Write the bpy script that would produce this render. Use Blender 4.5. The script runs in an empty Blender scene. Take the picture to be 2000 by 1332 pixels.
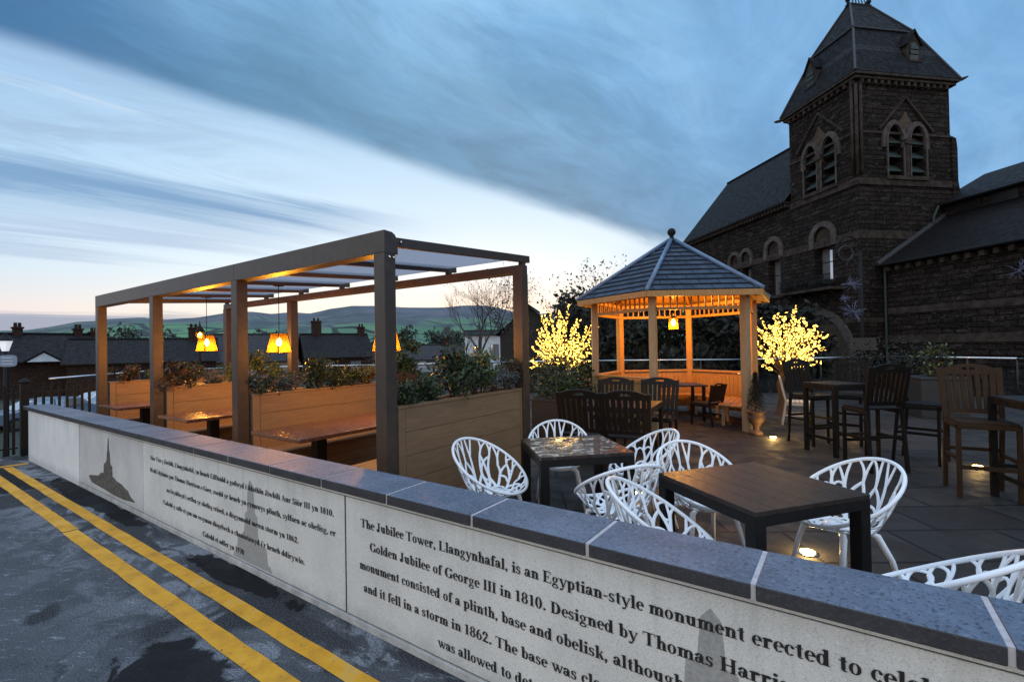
import bpy, bmesh, math, random
import numpy as np
from mathutils import Vector, Matrix
R = random.Random(7)
sc = bpy.context.scene
rad = math.radians

# ------------------------------------------------------------------ camera
CAM_H = 1.65
def cam_basis(yaw, pitch, roll):
    y, p, r = rad(yaw), rad(pitch), rad(roll)
    f = Vector((-math.sin(y)*math.cos(p), math.cos(y)*math.cos(p), math.sin(p)))
    rt = Vector((math.cos(y), math.sin(y), 0)); up = rt.cross(f)
    c, s = math.cos(r), math.sin(r)
    return c*rt + s*up, c*up - s*rt, f
CR, CU, CF = cam_basis(34.86, .638, -.986)
cd = bpy.data.cameras.new('camera'); cam = bpy.data.objects.new('camera', cd)
sc.collection.objects.link(cam)
cd.sensor_width = 36; cd.lens = 932.2/2000*36; cd.clip_start = .05; cd.clip_end = 12000
cam.matrix_world = Matrix(((CR.x, CU.x, -CF.x, 0), (CR.y, CU.y, -CF.y, 0), (CR.z, CU.z, -CF.z, CAM_H), (0, 0, 0, 1)))
sc.camera = cam
sc.view_settings.view_transform = 'Standard'; sc.view_settings.look = 'None'
sc.view_settings.exposure = 0; sc.view_settings.gamma = 1
sc.cycles.use_denoising = True
sc.cycles.max_bounces = 6; sc.cycles.transparent_max_bounces = 12
sc.cycles.sample_clamp_indirect = 4

# ------------------------------------------------------------------ node helpers
class NT:
    def __init__(s, tree): s.t = tree; s.n = tree.nodes; s.l = tree.links
    def new(s, typ, **kw):
        n = s.n.new(typ)
        for k, v in kw.items(): setattr(n, k, v)
        return n
    def put(s, sock, v):
        if isinstance(v, bpy.types.NodeSocket): s.l.new(v, sock)
        elif isinstance(v, (tuple, list)) and len(v) == 3 and sock.type == 'RGBA': sock.default_value = (*v, 1)
        else: sock.default_value = v
    def math(s, op, a, b=None, c=None, clamp=False):
        n = s.new('ShaderNodeMath', operation=op, use_clamp=clamp)
        s.put(n.inputs[0], a)
        if b is not None: s.put(n.inputs[1], b)
        if c is not None: s.put(n.inputs[2], c)
        return n.outputs[0]
    def vmath(s, op, a, b=None, out=0):
        n = s.new('ShaderNodeVectorMath', operation=op); s.put(n.inputs[0], a)
        if b is not None: s.put(n.inputs[1], b)
        return n.outputs[out]
    def mix(s, f, a, b, blend='MIX'):
        n = s.new('ShaderNodeMix', data_type='RGBA', blend_type=blend)
        s.put(n.inputs[0], f); s.put(n.inputs[6], a); s.put(n.inputs[7], b)
        return n.outputs[2]
    def smooth(s, v, lo, hi, a=0., b=1.):
        n = s.new('ShaderNodeMapRange', interpolation_type='SMOOTHSTEP'); s.put(n.inputs[0], v)
        n.inputs[1].default_value = lo; n.inputs[2].default_value = hi; n.inputs[3].default_value = a; n.inputs[4].default_value = b
        return n.outputs[0]
    def noise(s, vec, scale, detail=4, rough=.55, dist=0):
        n = s.new('ShaderNodeTexNoise'); s.put(n.inputs['Vector'], vec)
        n.inputs['Scale'].default_value = scale; n.inputs['Detail'].default_value = detail
        n.inputs['Roughness'].default_value = rough; n.inputs['Distortion'].default_value = dist
        return n.outputs[0]
    def mapping(s, vec, scale=(1, 1, 1), rot=(0, 0, 0), loc=(0, 0, 0)):
        n = s.new('ShaderNodeMapping'); s.put(n.inputs[0], vec)
        n.inputs[1].default_value = loc; n.inputs[2].default_value = rot; n.inputs[3].default_value = scale
        return n.outputs[0]
    def ramp(s, f, stops, interp='LINEAR'):
        n = s.new('ShaderNodeValToRGB'); s.put(n.inputs[0], f); e = n.color_ramp; e.interpolation = interp
        while len(e.elements) < len(stops): e.elements.new(.5)
        for el, (p, c) in zip(e.elements, stops): el.position = p; el.color = (*c, 1)
        return n.outputs[0]

# ------------------------------------------------------------------ world: dusk sky with a dark cloud sheet
def px_dir(u, v): return (CF + CR*((u-1000)/932.2) - CU*((v-666)/932.2)).normalized()
def plane_n(a, b):                      # great circle through two directions; positive above
    n = px_dir(*b).cross(px_dir(*a)).normalized()
    return n if n.z > 0 else -n
w = bpy.data.worlds.new('World'); sc.world = w; w.use_nodes = True
T = NT(w.node_tree); bg = T.n['Background']
tc = T.new('ShaderNodeTexCoord'); d = T.vmath('NORMALIZE', tc.outputs['Generated'])
sep = T.new('ShaderNodeSeparateXYZ'); T.put(sep.inputs[0], d)
ez = sep.outputs[2]
n1 = plane_n((0, 68), (1285, 470)); n2 = plane_n((0, 333), (870, 447)); n3 = plane_n((0, 445), (900, 480))
def dotn(n): return T.vmath('DOT_PRODUCT', d, tuple(n), out=1)
# cloud deck coordinates: direction projected on a flat layer, wisps run along the edge
flat = T.vmath('DIVIDE', d, None); dv = T.n[-1]
zz = T.math('ADD', T.math('MAXIMUM', ez, 0.0), .09)
comb = T.new('ShaderNodeCombineXYZ')
for i in range(3): T.put(comb.inputs[i], zz)
T.put(dv.inputs[1], comb.outputs[0])
ang = math.atan2(-n1.x, n1.y)
along = T.mapping(flat, rot=(0, 0, -ang))           # x runs along the cloud edge
wisp = T.noise(T.mapping(along, scale=(.30, 1.6, 1)), 1.5, 8, .62, .6)
wisp2 = T.noise(T.mapping(along, scale=(.16, 1.9, 1), loc=(3, 1, 0)), 2.6, 7, .58, .4)
wisp3 = T.noise(T.mapping(along, scale=(.5, 1.2, 1), loc=(7, 4, 0)), 2.2, 8, .65, 1.0)
soft = T.noise(d, 3.0, 4, .5)
glow_dir = px_dir(1010, 545)
gd = T.vmath('DOT_PRODUCT', d, tuple(glow_dir), out=1)
glow = T.smooth(gd, .55, 1.0)
# clear-sky gradient: pale near the horizon, brightest round the afterglow
base = T.ramp(ez, [(0, (.92, .74, .66)), (.055, (.87, .76, .76)), (.13, (.62, .77, .92)), (.27, (.44, .67, .92)), (.5, (.26, .47, .76)), (1, (.24, .45, .76))])
base = T.mix(T.math('MULTIPLY', glow, T.smooth(ez, .0, .5, 1, .35)), base, T.ramp(ez, [(0, (1.05, .86, .62)), (.08, (1.02, .97, .86)), (.17, (.86, .98, 1.04)), (.5, (.66, .88, 1.06))]))
# soft mid-left clouds between the clear gap and the streaks
s1 = dotn(n1); s2 = dotn(n2); s3 = dotn(n3)
left = T.smooth(gd, .995, .70)
mid = T.math('MULTIPLY', T.smooth(wisp3, .40, .66), T.math('MULTIPLY', left, T.smooth(s2, -.02, .05)))
base = T.mix(T.math('MULTIPLY', mid, .75), base, (.34, .49, .68))
hi = T.math('MULTIPLY', T.smooth(wisp, .52, .70), T.math('MULTIPLY', left, T.smooth(s2, -.01, .03)))
base = T.mix(T.math('MULTIPLY', hi, .5), base, (.78, .88, .98))
# streak bank
h2 = T.math('ADD', s2, T.math('MULTIPLY', T.math('SUBTRACT', wisp2, .5), .085))
band = T.math('MULTIPLY', T.smooth(h2, -.060, -.012), T.smooth(h2, .034, .004))
band = T.math('MULTIPLY', band, T.math('MULTIPLY', T.smooth(gd, .996, .90), T.smooth(wisp, .34, .58, .5, 1)))
base = T.mix(T.math('MULTIPLY', band, .92), base, (.175, .34, .575))
h3 = T.math('ADD', s3, T.math('MULTIPLY', T.math('SUBTRACT', wisp2, .5), .14))
band3 = T.math('MULTIPLY', T.math('MULTIPLY', T.smooth(h3, -.05, .0), T.smooth(h3, .05, .0)), T.smooth(gd, .985, .80))
base = T.mix(T.math('MULTIPLY', band3, .6), base, (.36, .48, .69))
# low bank on the horizon at far left
low = T.math('MULTIPLY', T.smooth(T.math('ADD', ez, T.math('MULTIPLY', T.math('SUBTRACT', wisp, .5), .05)), .072, .055), T.smooth(T.vmath('DOT_PRODUCT', d, tuple(px_dir(0, 640)), out=1), .955, .985))
base = T.mix(T.math('MULTIPLY', low, .8), base, (.20, .30, .48))
# the big dark sheet
e1 = T.math('ADD', s1, T.math('ADD', T.math('MULTIPLY', T.math('SUBTRACT', wisp, .5), .040), T.math('MULTIPLY', T.math('SUBTRACT', soft, .5), .030)))
sheet = T.smooth(e1, -.018, .022)
side = T.vmath('DOT_PRODUCT', d, tuple(px_dir(1900, 250)), out=1)
dark = T.mix(T.smooth(gd, .60, .95), (.052, .172, .375), (.130, .280, .44))
light = T.mix(T.smooth(wisp3, .35, .68), (.178, .385, .645), (.268, .505, .765))
inner = T.math('ADD', e1, T.math('ADD', T.math('MULTIPLY', T.math('SUBTRACT', soft, .5), .16), T.math('MULTIPLY', T.math('SUBTRACT', wisp3, .5), .16)))
sheetc = T.mix(T.smooth(inner, .03, .30), dark, light)
mott = T.smooth(T.noise(T.mapping(along, scale=(.8, 1.6, 1), loc=(2, 9, 0)), 3.2, 7, .62, .6), .3, .7, .96, 1.20)
sheetc = T.vmath('SCALE', sheetc); T.n[-1].inputs['Scale'].default_value = 1; T.put(T.n[-1].inputs['Scale'], mott)
sheetc = T.mix(T.math('MULTIPLY', T.smooth(side, .80, 1.0), .45), sheetc, (.15, .34, .64))
base = T.mix(sheet, base, sheetc)
# unseen sky behind the photographer, made pale and bright to light the wall
back = T.vmath('DOT_PRODUCT', d, (math.sin(rad(20)), -math.cos(rad(20)), .10), out=1)
base = T.mix(T.smooth(back, .05, .55), base, T.ramp(ez, [(0, (1.50, 1.45, 1.38)), (.35, (1.08, 1.11, 1.16)), (.8, (.50, .74, 1.10)), (1, (.3, .52, .88))]))
base = T.mix(T.smooth(ez, .60, .92), base, (.95, 1.22, 1.62))  # unseen zenith, brightened to light the white chairs and coping
base = T.mix(T.smooth(ez, -.02, -.06), base, (.03, .03, .035))
sky = T.new('ShaderNodeTexSky', sky_type='NISHITA'); sky.sun_disc = False
sky.sun_elevation = rad(1.0); sky.sun_rotation = rad(-36)
skyc = T.vmath('SCALE', sky.outputs[0]); T.n[-1].inputs['Scale'].default_value = .03
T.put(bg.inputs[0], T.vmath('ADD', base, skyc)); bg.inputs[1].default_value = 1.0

# ------------------------------------------------------------------ materials
M = {}
def mat(name, c1, c2=None, scale=6, rough=.6, bump=0, bscale=40, metal=0, stretch=(1, 1, 1), spec=.5, detail=5, lo=.35, hi=.65, rough2=None, coat=0):
    m = bpy.data.materials.new(name); m.use_nodes = True; M[name] = m
    t = NT(m.node_tree); b = t.n['Principled BSDF']
    b.inputs['Roughness'].default_value = rough; b.inputs['Metallic'].default_value = metal
    b.inputs['Specular IOR Level'].default_value = spec
    if coat: b.inputs['Coat Weight'].default_value = coat
    co = t.mapping(t.new('ShaderNodeTexCoord').outputs['Object'], scale=stretch)
    nz = t.noise(co, scale, detail)
    c2 = c2 or tuple(x*.7 for x in c1)
    t.put(b.inputs['Base Color'], t.ramp(nz, [(lo, c2), (hi, c1)]))
    if rough2 is not None: t.put(b.inputs['Roughness'], t.smooth(nz, lo, hi, rough2, rough))
    if bump:
        bp = t.new('ShaderNodeBump'); bp.inputs['Strength'].default_value = bump; bp.inputs['Distance'].default_value = .01
        t.put(bp.inputs['Height'], t.noise(co, bscale, 4)); t.put(b.inputs['Normal'], bp.outputs[0])
    return m
def emis(name, col, strength):
    m = bpy.data.materials.new(name); m.use_nodes = True; M[name] = m
    b = m.node_tree.nodes['Principled BSDF']; b.inputs['Base Color'].default_value = (*[min(1, c) for c in col], 1)
    b.inputs['Emission Color'].default_value = (*col, 1); b.inputs['Emission Strength'].default_value = strength
    return m
def base_of(m): t = NT(m.node_tree); return t, t.n['Principled BSDF']

def T3(t, ob):
    n = t.new('ShaderNodeTexNoise'); t.put(n.inputs['Vector'], ob); n.inputs['Scale'].default_value = 3.0; n.inputs['Detail'].default_value = 5
    sc_ = t.vmath('SCALE', n.outputs['Color']); t.n[-1].inputs['Scale'].default_value = .35
    return sc_
# asphalt: worn, patchily wet, frost-pale flecks
m = mat('asphalt', (.06, .06, .065)); t, b = base_of(m)
ob = t.new('ShaderNodeTexCoord').outputs['Object']
big = t.noise(t.mapping(ob, scale=(.9, 1.5, 1)), 1.6, 6, .62, .5)
strk = t.noise(t.mapping(t.mapping(ob, rot=(0, 0, rad(-35))), scale=(1, 3.6, 1)), 8, 6, .72, .5)
grit = t.noise(ob, 105, 3, .7)
sepo = t.new('ShaderNodeSeparateXYZ'); t.put(sepo.inputs[0], ob)
col = t.ramp(big, [(.30, (.040, .043, .048)), (.50, (.070, .075, .083)), (.72, (.105, .113, .125))])
frost = t.math('MULTIPLY', t.smooth(strk, .555, .66), t.smooth(grit, .40, .58))
frost = t.math('MULTIPLY', frost, t.smooth(big, .30, .52, .45, 1))
near_wall = t.smooth(sepo.outputs[1], .5, 1.75)
col = t.mix(t.math('MULTIPLY', frost, .95), col, (.46, .49, .54))
rub = t.noise(t.mapping(ob, scale=(1, 1.2, 1), loc=(4, 2, 0)), 2.3, 5, .6, 1.2)
wear = t.math('MULTIPLY', t.smooth(rub, .45, .56), t.smooth(grit, .40, .56))
col = t.mix(t.math('MULTIPLY', t.math('MULTIPLY', wear, near_wall), .9), col, (.42, .45, .50))
tar = t.math('MULTIPLY', t.smooth(t.noise(t.mapping(ob, loc=(1.3, 7, 0)), .95, 5, .5, .6), .555, .60), 1.0)
col = t.mix(tar, col, (.012, .012, .013))
dampn = t.smooth(t.noise(t.mapping(ob, scale=(1.2, 3.5, 1), loc=(9, 4, 0)), 1.3, 5, .6, .5), .50, .58)
dampf = t.math('MULTIPLY', dampn, t.smooth(sepo.outputs[1], .9, 1.5))
col = t.mix(t.math('MULTIPLY', dampf, .9), col, (.016, .016, .018))
def stain(cx, cy, rx, ry):
    dx = t.math('DIVIDE', t.math('SUBTRACT', sepo.outputs[0], cx), rx); dy = t.math('DIVIDE', t.math('SUBTRACT', sepo.outputs[1], cy), ry)
    r_ = t.math('SQRT', t.math('ADD', t.math('MULTIPLY', dx, dx), t.math('MULTIPLY', dy, dy)))
    return t.smooth(t.math('ADD', r_, t.math('MULTIPLY', t.math('SUBTRACT', rub, .5), 1.5)), 1.0, .90)
col = t.mix(t.smooth(grit, .38, .70, .0, .55), col, (.19, .20, .22))
col = t.mix(t.smooth(grit, .45, .28, .0, .5), col, (.025, .027, .03))
for a_ in ((-2.82, .98, .38, .27), (-3.75, 1.72, .75, .10), (-7.2, 1.70, 1.5, .12), (-9.3, 1.30, 1.2, .30)):
    col = t.mix(t.math('MULTIPLY', stain(*a_), .93), col, (.008, .008, .009))
ck = t.new('ShaderNodeTexVoronoi', feature='DISTANCE_TO_EDGE'); t.put(ck.inputs['Vector'], t.vmath('ADD', ob, T3(t, ob))); ck.inputs['Scale'].default_value = .9
col = t.mix(t.math('MULTIPLY', t.smooth(ck.outputs[0], .008, .002), t.smooth(big, .50, .60, 0, .5)), col, (.012, .012, .013))
t.put(b.inputs['Base Color'], col)
t.put(b.inputs['Roughness'], t.smooth(big, .35, .65, .75, .95)); b.inputs['Specular IOR Level'].default_value = .2
bp = t.new('ShaderNodeBump'); bp.inputs['Strength'].default_value = 1.0; bp.inputs['Distance'].default_value = .010
t.put(bp.inputs['Height'], t.math('ADD', grit, t.math('MULTIPLY', big, .8))); t.put(b.inputs['Normal'], bp.outputs[0])

# yellow road paint, worn through in places
m = mat('yellow_paint', (.62, .33, .015)); t, b = base_of(m)
ob = t.new('ShaderNodeTexCoord').outputs['Object']
a = t.noise(ob, 4, 6, .65); g = t.noise(ob, 160, 3)
col = t.ramp(a, [(.3, (.46, .21, .012)), (.55, (.72, .34, .012)), (.75, (.80, .42, .03))])
col = t.mix(t.math('MULTIPLY', t.smooth(a, .52, .64), t.smooth(g, .45, .6)), col, (.50, .34, .12))
col = t.mix(t.smooth(t.noise(ob, 30, 5, .7), .62, .68), col, (.05, .05, .05))
t.put(b.inputs['Base Color'], col); b.inputs['Roughness'].default_value = .75

# pale wall render / stone with fine speckle
def speckle(name, c1, c2, sc_=220, big=3, rough=.85, spk=(.2, .2, .2), amt=.5, bump=.25):
    m = mat(name, c1, c2); t, b = base_of(m)
    ob = t.new('ShaderNodeTexCoord').outputs['Object']
    a = t.noise(ob, big, 6, .6); g = t.noise(ob, sc_, 3, .6); g2 = t.noise(t.mapping(ob, loc=(5, 3, 2)), sc_*.55, 3, .6)
    col = t.ramp(a, [(.3, c2), (.7, c1)])
    col = t.mix(t.math('MULTIPLY', t.smooth(g, .53, .66), amt), col, spk)
    col = t.mix(t.math('MULTIPLY', t.smooth(g2, .56, .68), amt*.7), col, tuple(min(1, x*1.35) for x in c1))
    if name in ('wall_render', 'panel_stone', 'photo_stone'):
        sz = t.new('ShaderNodeSeparateXYZ'); t.put(sz.inputs[0], ob)
        runs = t.noise(t.mapping(ob, scale=(9, 1, .5)), 1.6, 5, .6); splash = t.noise(ob, 11, 5, .7)
        f_ = t.math('MULTIPLY', t.smooth(runs, .50, .68), t.smooth(sz.outputs[2], .25, .78))
        col = t.mix(t.math('MULTIPLY', f_, .22), col, (.30, .28, .24))
        g_ = t.smooth(t.math('ADD', sz.outputs[2], t.math('MULTIPLY', t.math('SUBTRACT', splash, .5), .22)), .15, .03)
        col = t.mix(t.math('MULTIPLY', g_, .30), col, (.20, .19, .165))
    t.put(b.inputs['Base Color'], col); b.inputs['Roughness'].default_value = rough
    bp = t.new('ShaderNodeBump'); bp.inputs['Strength'].default_value = bump; bp.inputs['Distance'].default_value = .004
    t.put(bp.inputs['Height'], g); t.put(b.inputs['Normal'], bp.outputs[0])
    return m
speckle('wall_render', (.80, .80, .79), (.68, .68, .67), sc_=170, spk=(.45, .45, .45), amt=.35)
speckle('panel_stone', (.70, .685, .64), (.56, .55, .52), sc_=190, spk=(.30, .29, .27), amt=.5)
speckle('photo_stone', (.60, .59, .575), (.47, .46, .45), sc_=180, spk=(.25, .24, .23), amt=.4)
speckle('plinth_stone', (.55, .53, .50), (.30, .29, .27), big=8, spk=(.15, .14, .13), amt=.5)
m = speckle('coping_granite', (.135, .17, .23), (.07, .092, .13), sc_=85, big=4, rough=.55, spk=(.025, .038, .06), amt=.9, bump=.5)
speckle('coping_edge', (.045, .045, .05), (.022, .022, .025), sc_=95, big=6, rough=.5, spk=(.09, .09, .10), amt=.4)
mat('mortar', (.55, .50, .50), (.42, .38, .38), 30, .9)
mat('letter_black', (.012, .012, .012), rough=.6)
mat('groove_dark', (.05, .045, .04), rough=.8)
mat('print_grey', (.30, .29, .27), (.20, .195, .18), 40, .85, lo=.4, hi=.6)
mat('print_obelisk', (.36, .35, .33), (.27, .265, .25), 60, .85)
mat('print_rock', (.13, .12, .10), (.05, .045, .04), 24, .85)
mat('metal_brown', (.058, .039, .029), (.043, .029, .021), 12, .40, bump=.03, bscale=200, metal=.0, spec=.45)
mat('steel', (.62, .62, .62), (.5, .5, .5), 20, .22, metal=1)
mat('steel_bolt', (.8, .8, .8), (.6, .6, .6), 20, .25, metal=1)
mat('iron_black', (.007, .007, .0075), (.011, .011, .011), 20, .6, spec=.2)
def wood(name, c1, c2, rough=.55, sx=(1, 1, 1), scale=7, spec=.4, coat=0, bump=.25):
    m = mat(name, c1, c2); t, b = base_of(m)
    ob = t.mapping(t.new('ShaderNodeTexCoord').outputs['Object'], scale=sx)
    a = t.noise(ob, scale, 6, .6, .6); g = t.noise(t.mapping(ob, loc=(2, 5, 1)), scale*4, 4, .6, .3)
    f = t.math('ADD', t.math('MULTIPLY', a, .6), t.math('MULTIPLY', g, .4))
    t.put(b.inputs['Base Color'], t.ramp(f, [(.36, c2), (.62, c1)]))
    t.put(b.inputs['Roughness'], t.smooth(g, .3, .7, max(.05, rough-.12), rough+.1))
    b.inputs['Specular IOR Level'].default_value = spec; b.inputs['Coat Weight'].default_value = coat
    bp = t.new('ShaderNodeBump'); bp.inputs['Strength'].default_value = bump; bp.inputs['Distance'].default_value = .004
    t.put(bp.inputs['Height'], f); t.put(b.inputs['Normal'], bp.outputs[0])
    return m
wood('composite_board', (.235, .142, .078), (.165, .098, .052), .6, (6, .6, 6))
wood('booth_table', (.13, .055, .032), (.06, .025, .016), .28, (.6, 4, 1), spec=.6)
wood('dark_table', (.040, .027, .021), (.017, .012, .010), .46, (5, .7, 1), spec=.3)
wood('table_leg', (.012, .0105, .010), (.008, .007, .007), .55, (4, 4, .6), spec=.2)
wood('dark_teak', (.014, .0105, .0095), (.007, .0055, .005), .55, (5, 5, .8), spec=.2)
wood('stool_wood', (.009, .007, .006), (.0045, .004, .0035), .6, (5, 5, .8), spec=.15)
wood('stool_teak', (.042, .022, .010), (.022, .012, .006), .6, (5, 5, .8), spec=.15)
wood('pale_chair', (.50, .44, .38), (.40, .35, .30), .6, (5, 5, .8))
wood('gazebo_pine', (.44, .235, .075), (.32, .16, .048), .5, (5, 5, .7))
wood('gazebo_weathered', (.36, .245, .135), (.26, .175, .09), .6, (5, 5, .7))
wood('bark', (.06, .04, .028), (.022, .016, .012), .85, (6, 6, 1.5), bump=.8)
wood('grey_bark', (.085, .075, .068), (.035, .03, .028), .85, (6, 6, 1.5), bump=.6)
mat('chair_white', (.86, .88, .90), (.82, .84, .87), 8, .30, spec=.5)
mat('terracotta', (.12, .055, .028), (.06, .03, .018), 12, .7, bump=.2)
mat('soil', (.03, .022, .016), (.015, .011, .008), 40, .95, bump=.6)
mat('planter_black', (.016, .016, .018), (.01, .01, .011), 14, .5)
def leaf(name, c1, c2, rough=.5):
    m = mat(name, c1, c2, 2.3, rough, detail=3); t, b = base_of(m)
    b.inputs['Subsurface Weight'].default_value = 0
    return m
leaf('leaf_dark', (.022, .040, .013), (.008, .016, .005))
leaf('leaf_mid', (.050, .080, .020), (.018, .034, .009))
leaf('leaf_lime', (.16, .20, .045), (.06, .09, .02))
leaf('leaf_red', (.10, .045, .03), (.03, .03, .012))
leaf('leaf_silver', (.13, .145, .15), (.06, .07, .07), .7)
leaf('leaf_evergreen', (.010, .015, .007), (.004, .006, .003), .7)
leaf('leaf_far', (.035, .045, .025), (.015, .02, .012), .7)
emis('blossom', (1.0, .62, .11), 4.4)
emis('bulb', (1.0, .62, .16), 60)
emis('spot_glow', (1.0, .72, .22), 9)
emis('lamp_head', (.95, .97, 1.0), .45)
m = mat('lantern_glass', (.9, .6, .2)); t, b = base_of(m)
tr = t.new('ShaderNodeBsdfTransparent'); tr.inputs[0].default_value = (1, .78, .36, 1)
tl = t.new('ShaderNodeBsdfTranslucent'); tl.inputs[0].default_value = (.20, .085, .010, 1)
ms = t.new('ShaderNodeMixShader'); ms.inputs[0].default_value = .17
t.l.new(tr.outputs[0], ms.inputs[1]); t.l.new(tl.outputs[0], ms.inputs[2]); t.l.new(ms.outputs[0], t.n['Material Output'].inputs[0])
m = mat('roof_sheet', (.7, .7, .8)); t, b = base_of(m)
tr = t.new('ShaderNodeBsdfTransparent'); tr.inputs[0].default_value = (.55, .56, .60, 1)
tl = t.new('ShaderNodeBsdfTranslucent'); tl.inputs[0].default_value = (.52, .53, .57, 1)
ms = t.new('ShaderNodeMixShader'); ms.inputs[0].default_value = .45
t.l.new(tr.outputs[0], ms.inputs[1]); t.l.new(tl.outputs[0], ms.inputs[2]); t.l.new(ms.outputs[0], t.n['Material Output'].inputs[0])
m = mat('clear_glass', (.8, .9, .9)); t, b = base_of(m)
tr = t.new('ShaderNodeBsdfTransparent'); tr.inputs[0].default_value = (.86, .90, .89, 1)
gl = t.new('ShaderNodeBsdfGlossy'); gl.inputs['Roughness'].default_value = .02
fr = t.new('ShaderNodeFresnel'); ms = t.new('ShaderNodeMixShader')
t.l.new(fr.outputs[0], ms.inputs[0]); t.l.new(tr.outputs[0], ms.inputs[1]); t.l.new(gl.outputs[0], ms.inputs[2]); t.l.new(ms.outputs[0], t.n['Material Output'].inputs[0])
m = mat('window_pane', (.62, .60, .62), (.55, .54, .57), 1.2, .05, metal=.75)
mat('window_dark', (.008, .008, .009), (.012, .012, .013), 3, .3)
mat('sash_white', (.05, .05, .052), (.035, .035, .037), 9, .5)
mat('copper_green', (.028, .048, .044), (.013, .025, .023), 9, .6)
mat('lead_grey', (.13, .20, .31), (.09, .14, .23), 7, .4, bump=.1)
mat('lead_dark', (.030, .030, .033), (.02, .02, .022), 7, .6, bump=.1)
mat('roof_lead_dull', (.07, .075, .085), (.05, .055, .06), 7, .6, bump=.1)
# terrace paving
m = mat('paving', (.07, .07, .07)); t, b = base_of(m)
ob = t.new('ShaderNodeTexCoord').outputs['Object']
br = t.new('ShaderNodeTexBrick', offset=.5); t.put(br.inputs['Vector'], t.mapping(ob, rot=(0, 0, rad(-34))))
br.inputs['Color1'].default_value = (.046, .043, .040, 1); br.inputs['Color2'].default_value = (.025, .024, .024, 1); br.inputs['Mortar'].default_value = (.006, .006, .006, 1)
br.inputs['Scale'].default_value = 1; br.inputs['Mortar Size'].default_value = .016; br.inputs['Mortar Smooth'].default_value = .2
br.inputs['Brick Width'].default_value = .9; br.inputs['Row Height'].default_value = .6
st_ = t.noise(ob, 2.4, 6, .65, .5); fine = t.noise(ob, 60, 4)
col = t.mix(t.smooth(st_, .3, .7, 0, .6), br.outputs[0], (.015, .015, .016))
col = t.mix(t.smooth(fine, .55, .75, 0, .5), col, (.075, .075, .078))
t.put(b.inputs['Base Color'], col); t.put(b.inputs['Roughness'], t.smooth(st_, .35, .65, .55, .85)); b.inputs['Specular IOR Level'].default_value = .16
bp = t.new('ShaderNodeBump'); bp.inputs['Strength'].default_value = .5; bp.inputs['Distance'].default_value = .008
t.put(bp.inputs['Height'], t.math('SUBTRACT', t.math('MULTIPLY', fine, .3), br.outputs[1])); t.put(b.inputs['Normal'], bp.outputs[0])
# sooty coursed sandstone for the hall: u runs along whichever wall it is on
def masonry(name, c1, c2, mort, bw, rh, hl, bumpd=.03):
    m = mat(name, c1, c2); t, b = base_of(m)
    ob = t.new('ShaderNodeTexCoord').outputs['Object']
    s = t.new('ShaderNodeSeparateXYZ'); t.put(s.inputs[0], ob)
    c = t.new('ShaderNodeCombineXYZ'); t.put(c.inputs[0], t.math('ADD', s.outputs[0], s.outputs[1])); t.put(c.inputs[1], s.outputs[2])
    wob = t.noise(ob, 1.7, 3); off = t.new('ShaderNodeCombineXYZ'); t.put(off.inputs[1], t.math('MULTIPLY', t.math('SUBTRACT', wob, .5), .10))
    v = t.vmath('ADD', c.outputs[0], off.outputs[0])
    br = t.new('ShaderNodeTexBrick', offset=.43, squash=1.6, squash_frequency=3); t.put(br.inputs['Vector'], v)
    br.inputs['Color1'].default_value = (*c1, 1); br.inputs['Color2'].default_value = (*c2, 1); br.inputs['Mortar'].default_value = (*mort, 1)
    br.inputs['Scale'].default_value = 1; br.inputs['Mortar Size'].default_value = .022; br.inputs['Mortar Smooth'].default_value = .6
    br.inputs['Brick Width'].default_value = bw; br.inputs['Row Height'].default_value = rh; br.inputs['Bias'].default_value = -.15
    st = t.noise(t.mapping(c.outputs[0], scale=(1, 3.2, 1)), 1.5, 6, .7, .4); fine = t.noise(ob, 9, 6, .7)
    col = t.mix(t.smooth(st, .52, .70, 0, .8), br.outputs[0], hl)
    col = t.mix(t.smooth(fine, .35, .65, .75, 0), col, tuple(x*.35 for x in c2))
    t.put(b.inputs['Base Color'], col); b.inputs['Roughness'].default_value = .95; b.inputs['Specular IOR Level'].default_value = .1
    bp = t.new('ShaderNodeBump'); bp.inputs['Strength'].default_value = 1; bp.inputs['Distance'].default_value = bumpd
    t.put(bp.inputs['Height'], t.math('SUBTRACT', fine, br.outputs[1])); t.put(b.inputs['Normal'], bp.outputs[0])
masonry('hall_stone', (.044, .034, .029), (.016, .0125, .0115), (.004, .0035, .003), .62, .235, (.125, .108, .098))
mat('dressed_stone', (.066, .052, .045), (.030, .0235, .020), 3.2, .95, spec=.1, bump=.4, bscale=14)
mat('arch_stone', (.115, .098, .092), (.06, .05, .046), 3.5, .95, spec=.1, bump=.4, bscale=14)
mat('carved_panel', (.085, .055, .032), (.045, .029, .018), 3.0, .9, bump=.5, bscale=9)
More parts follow.
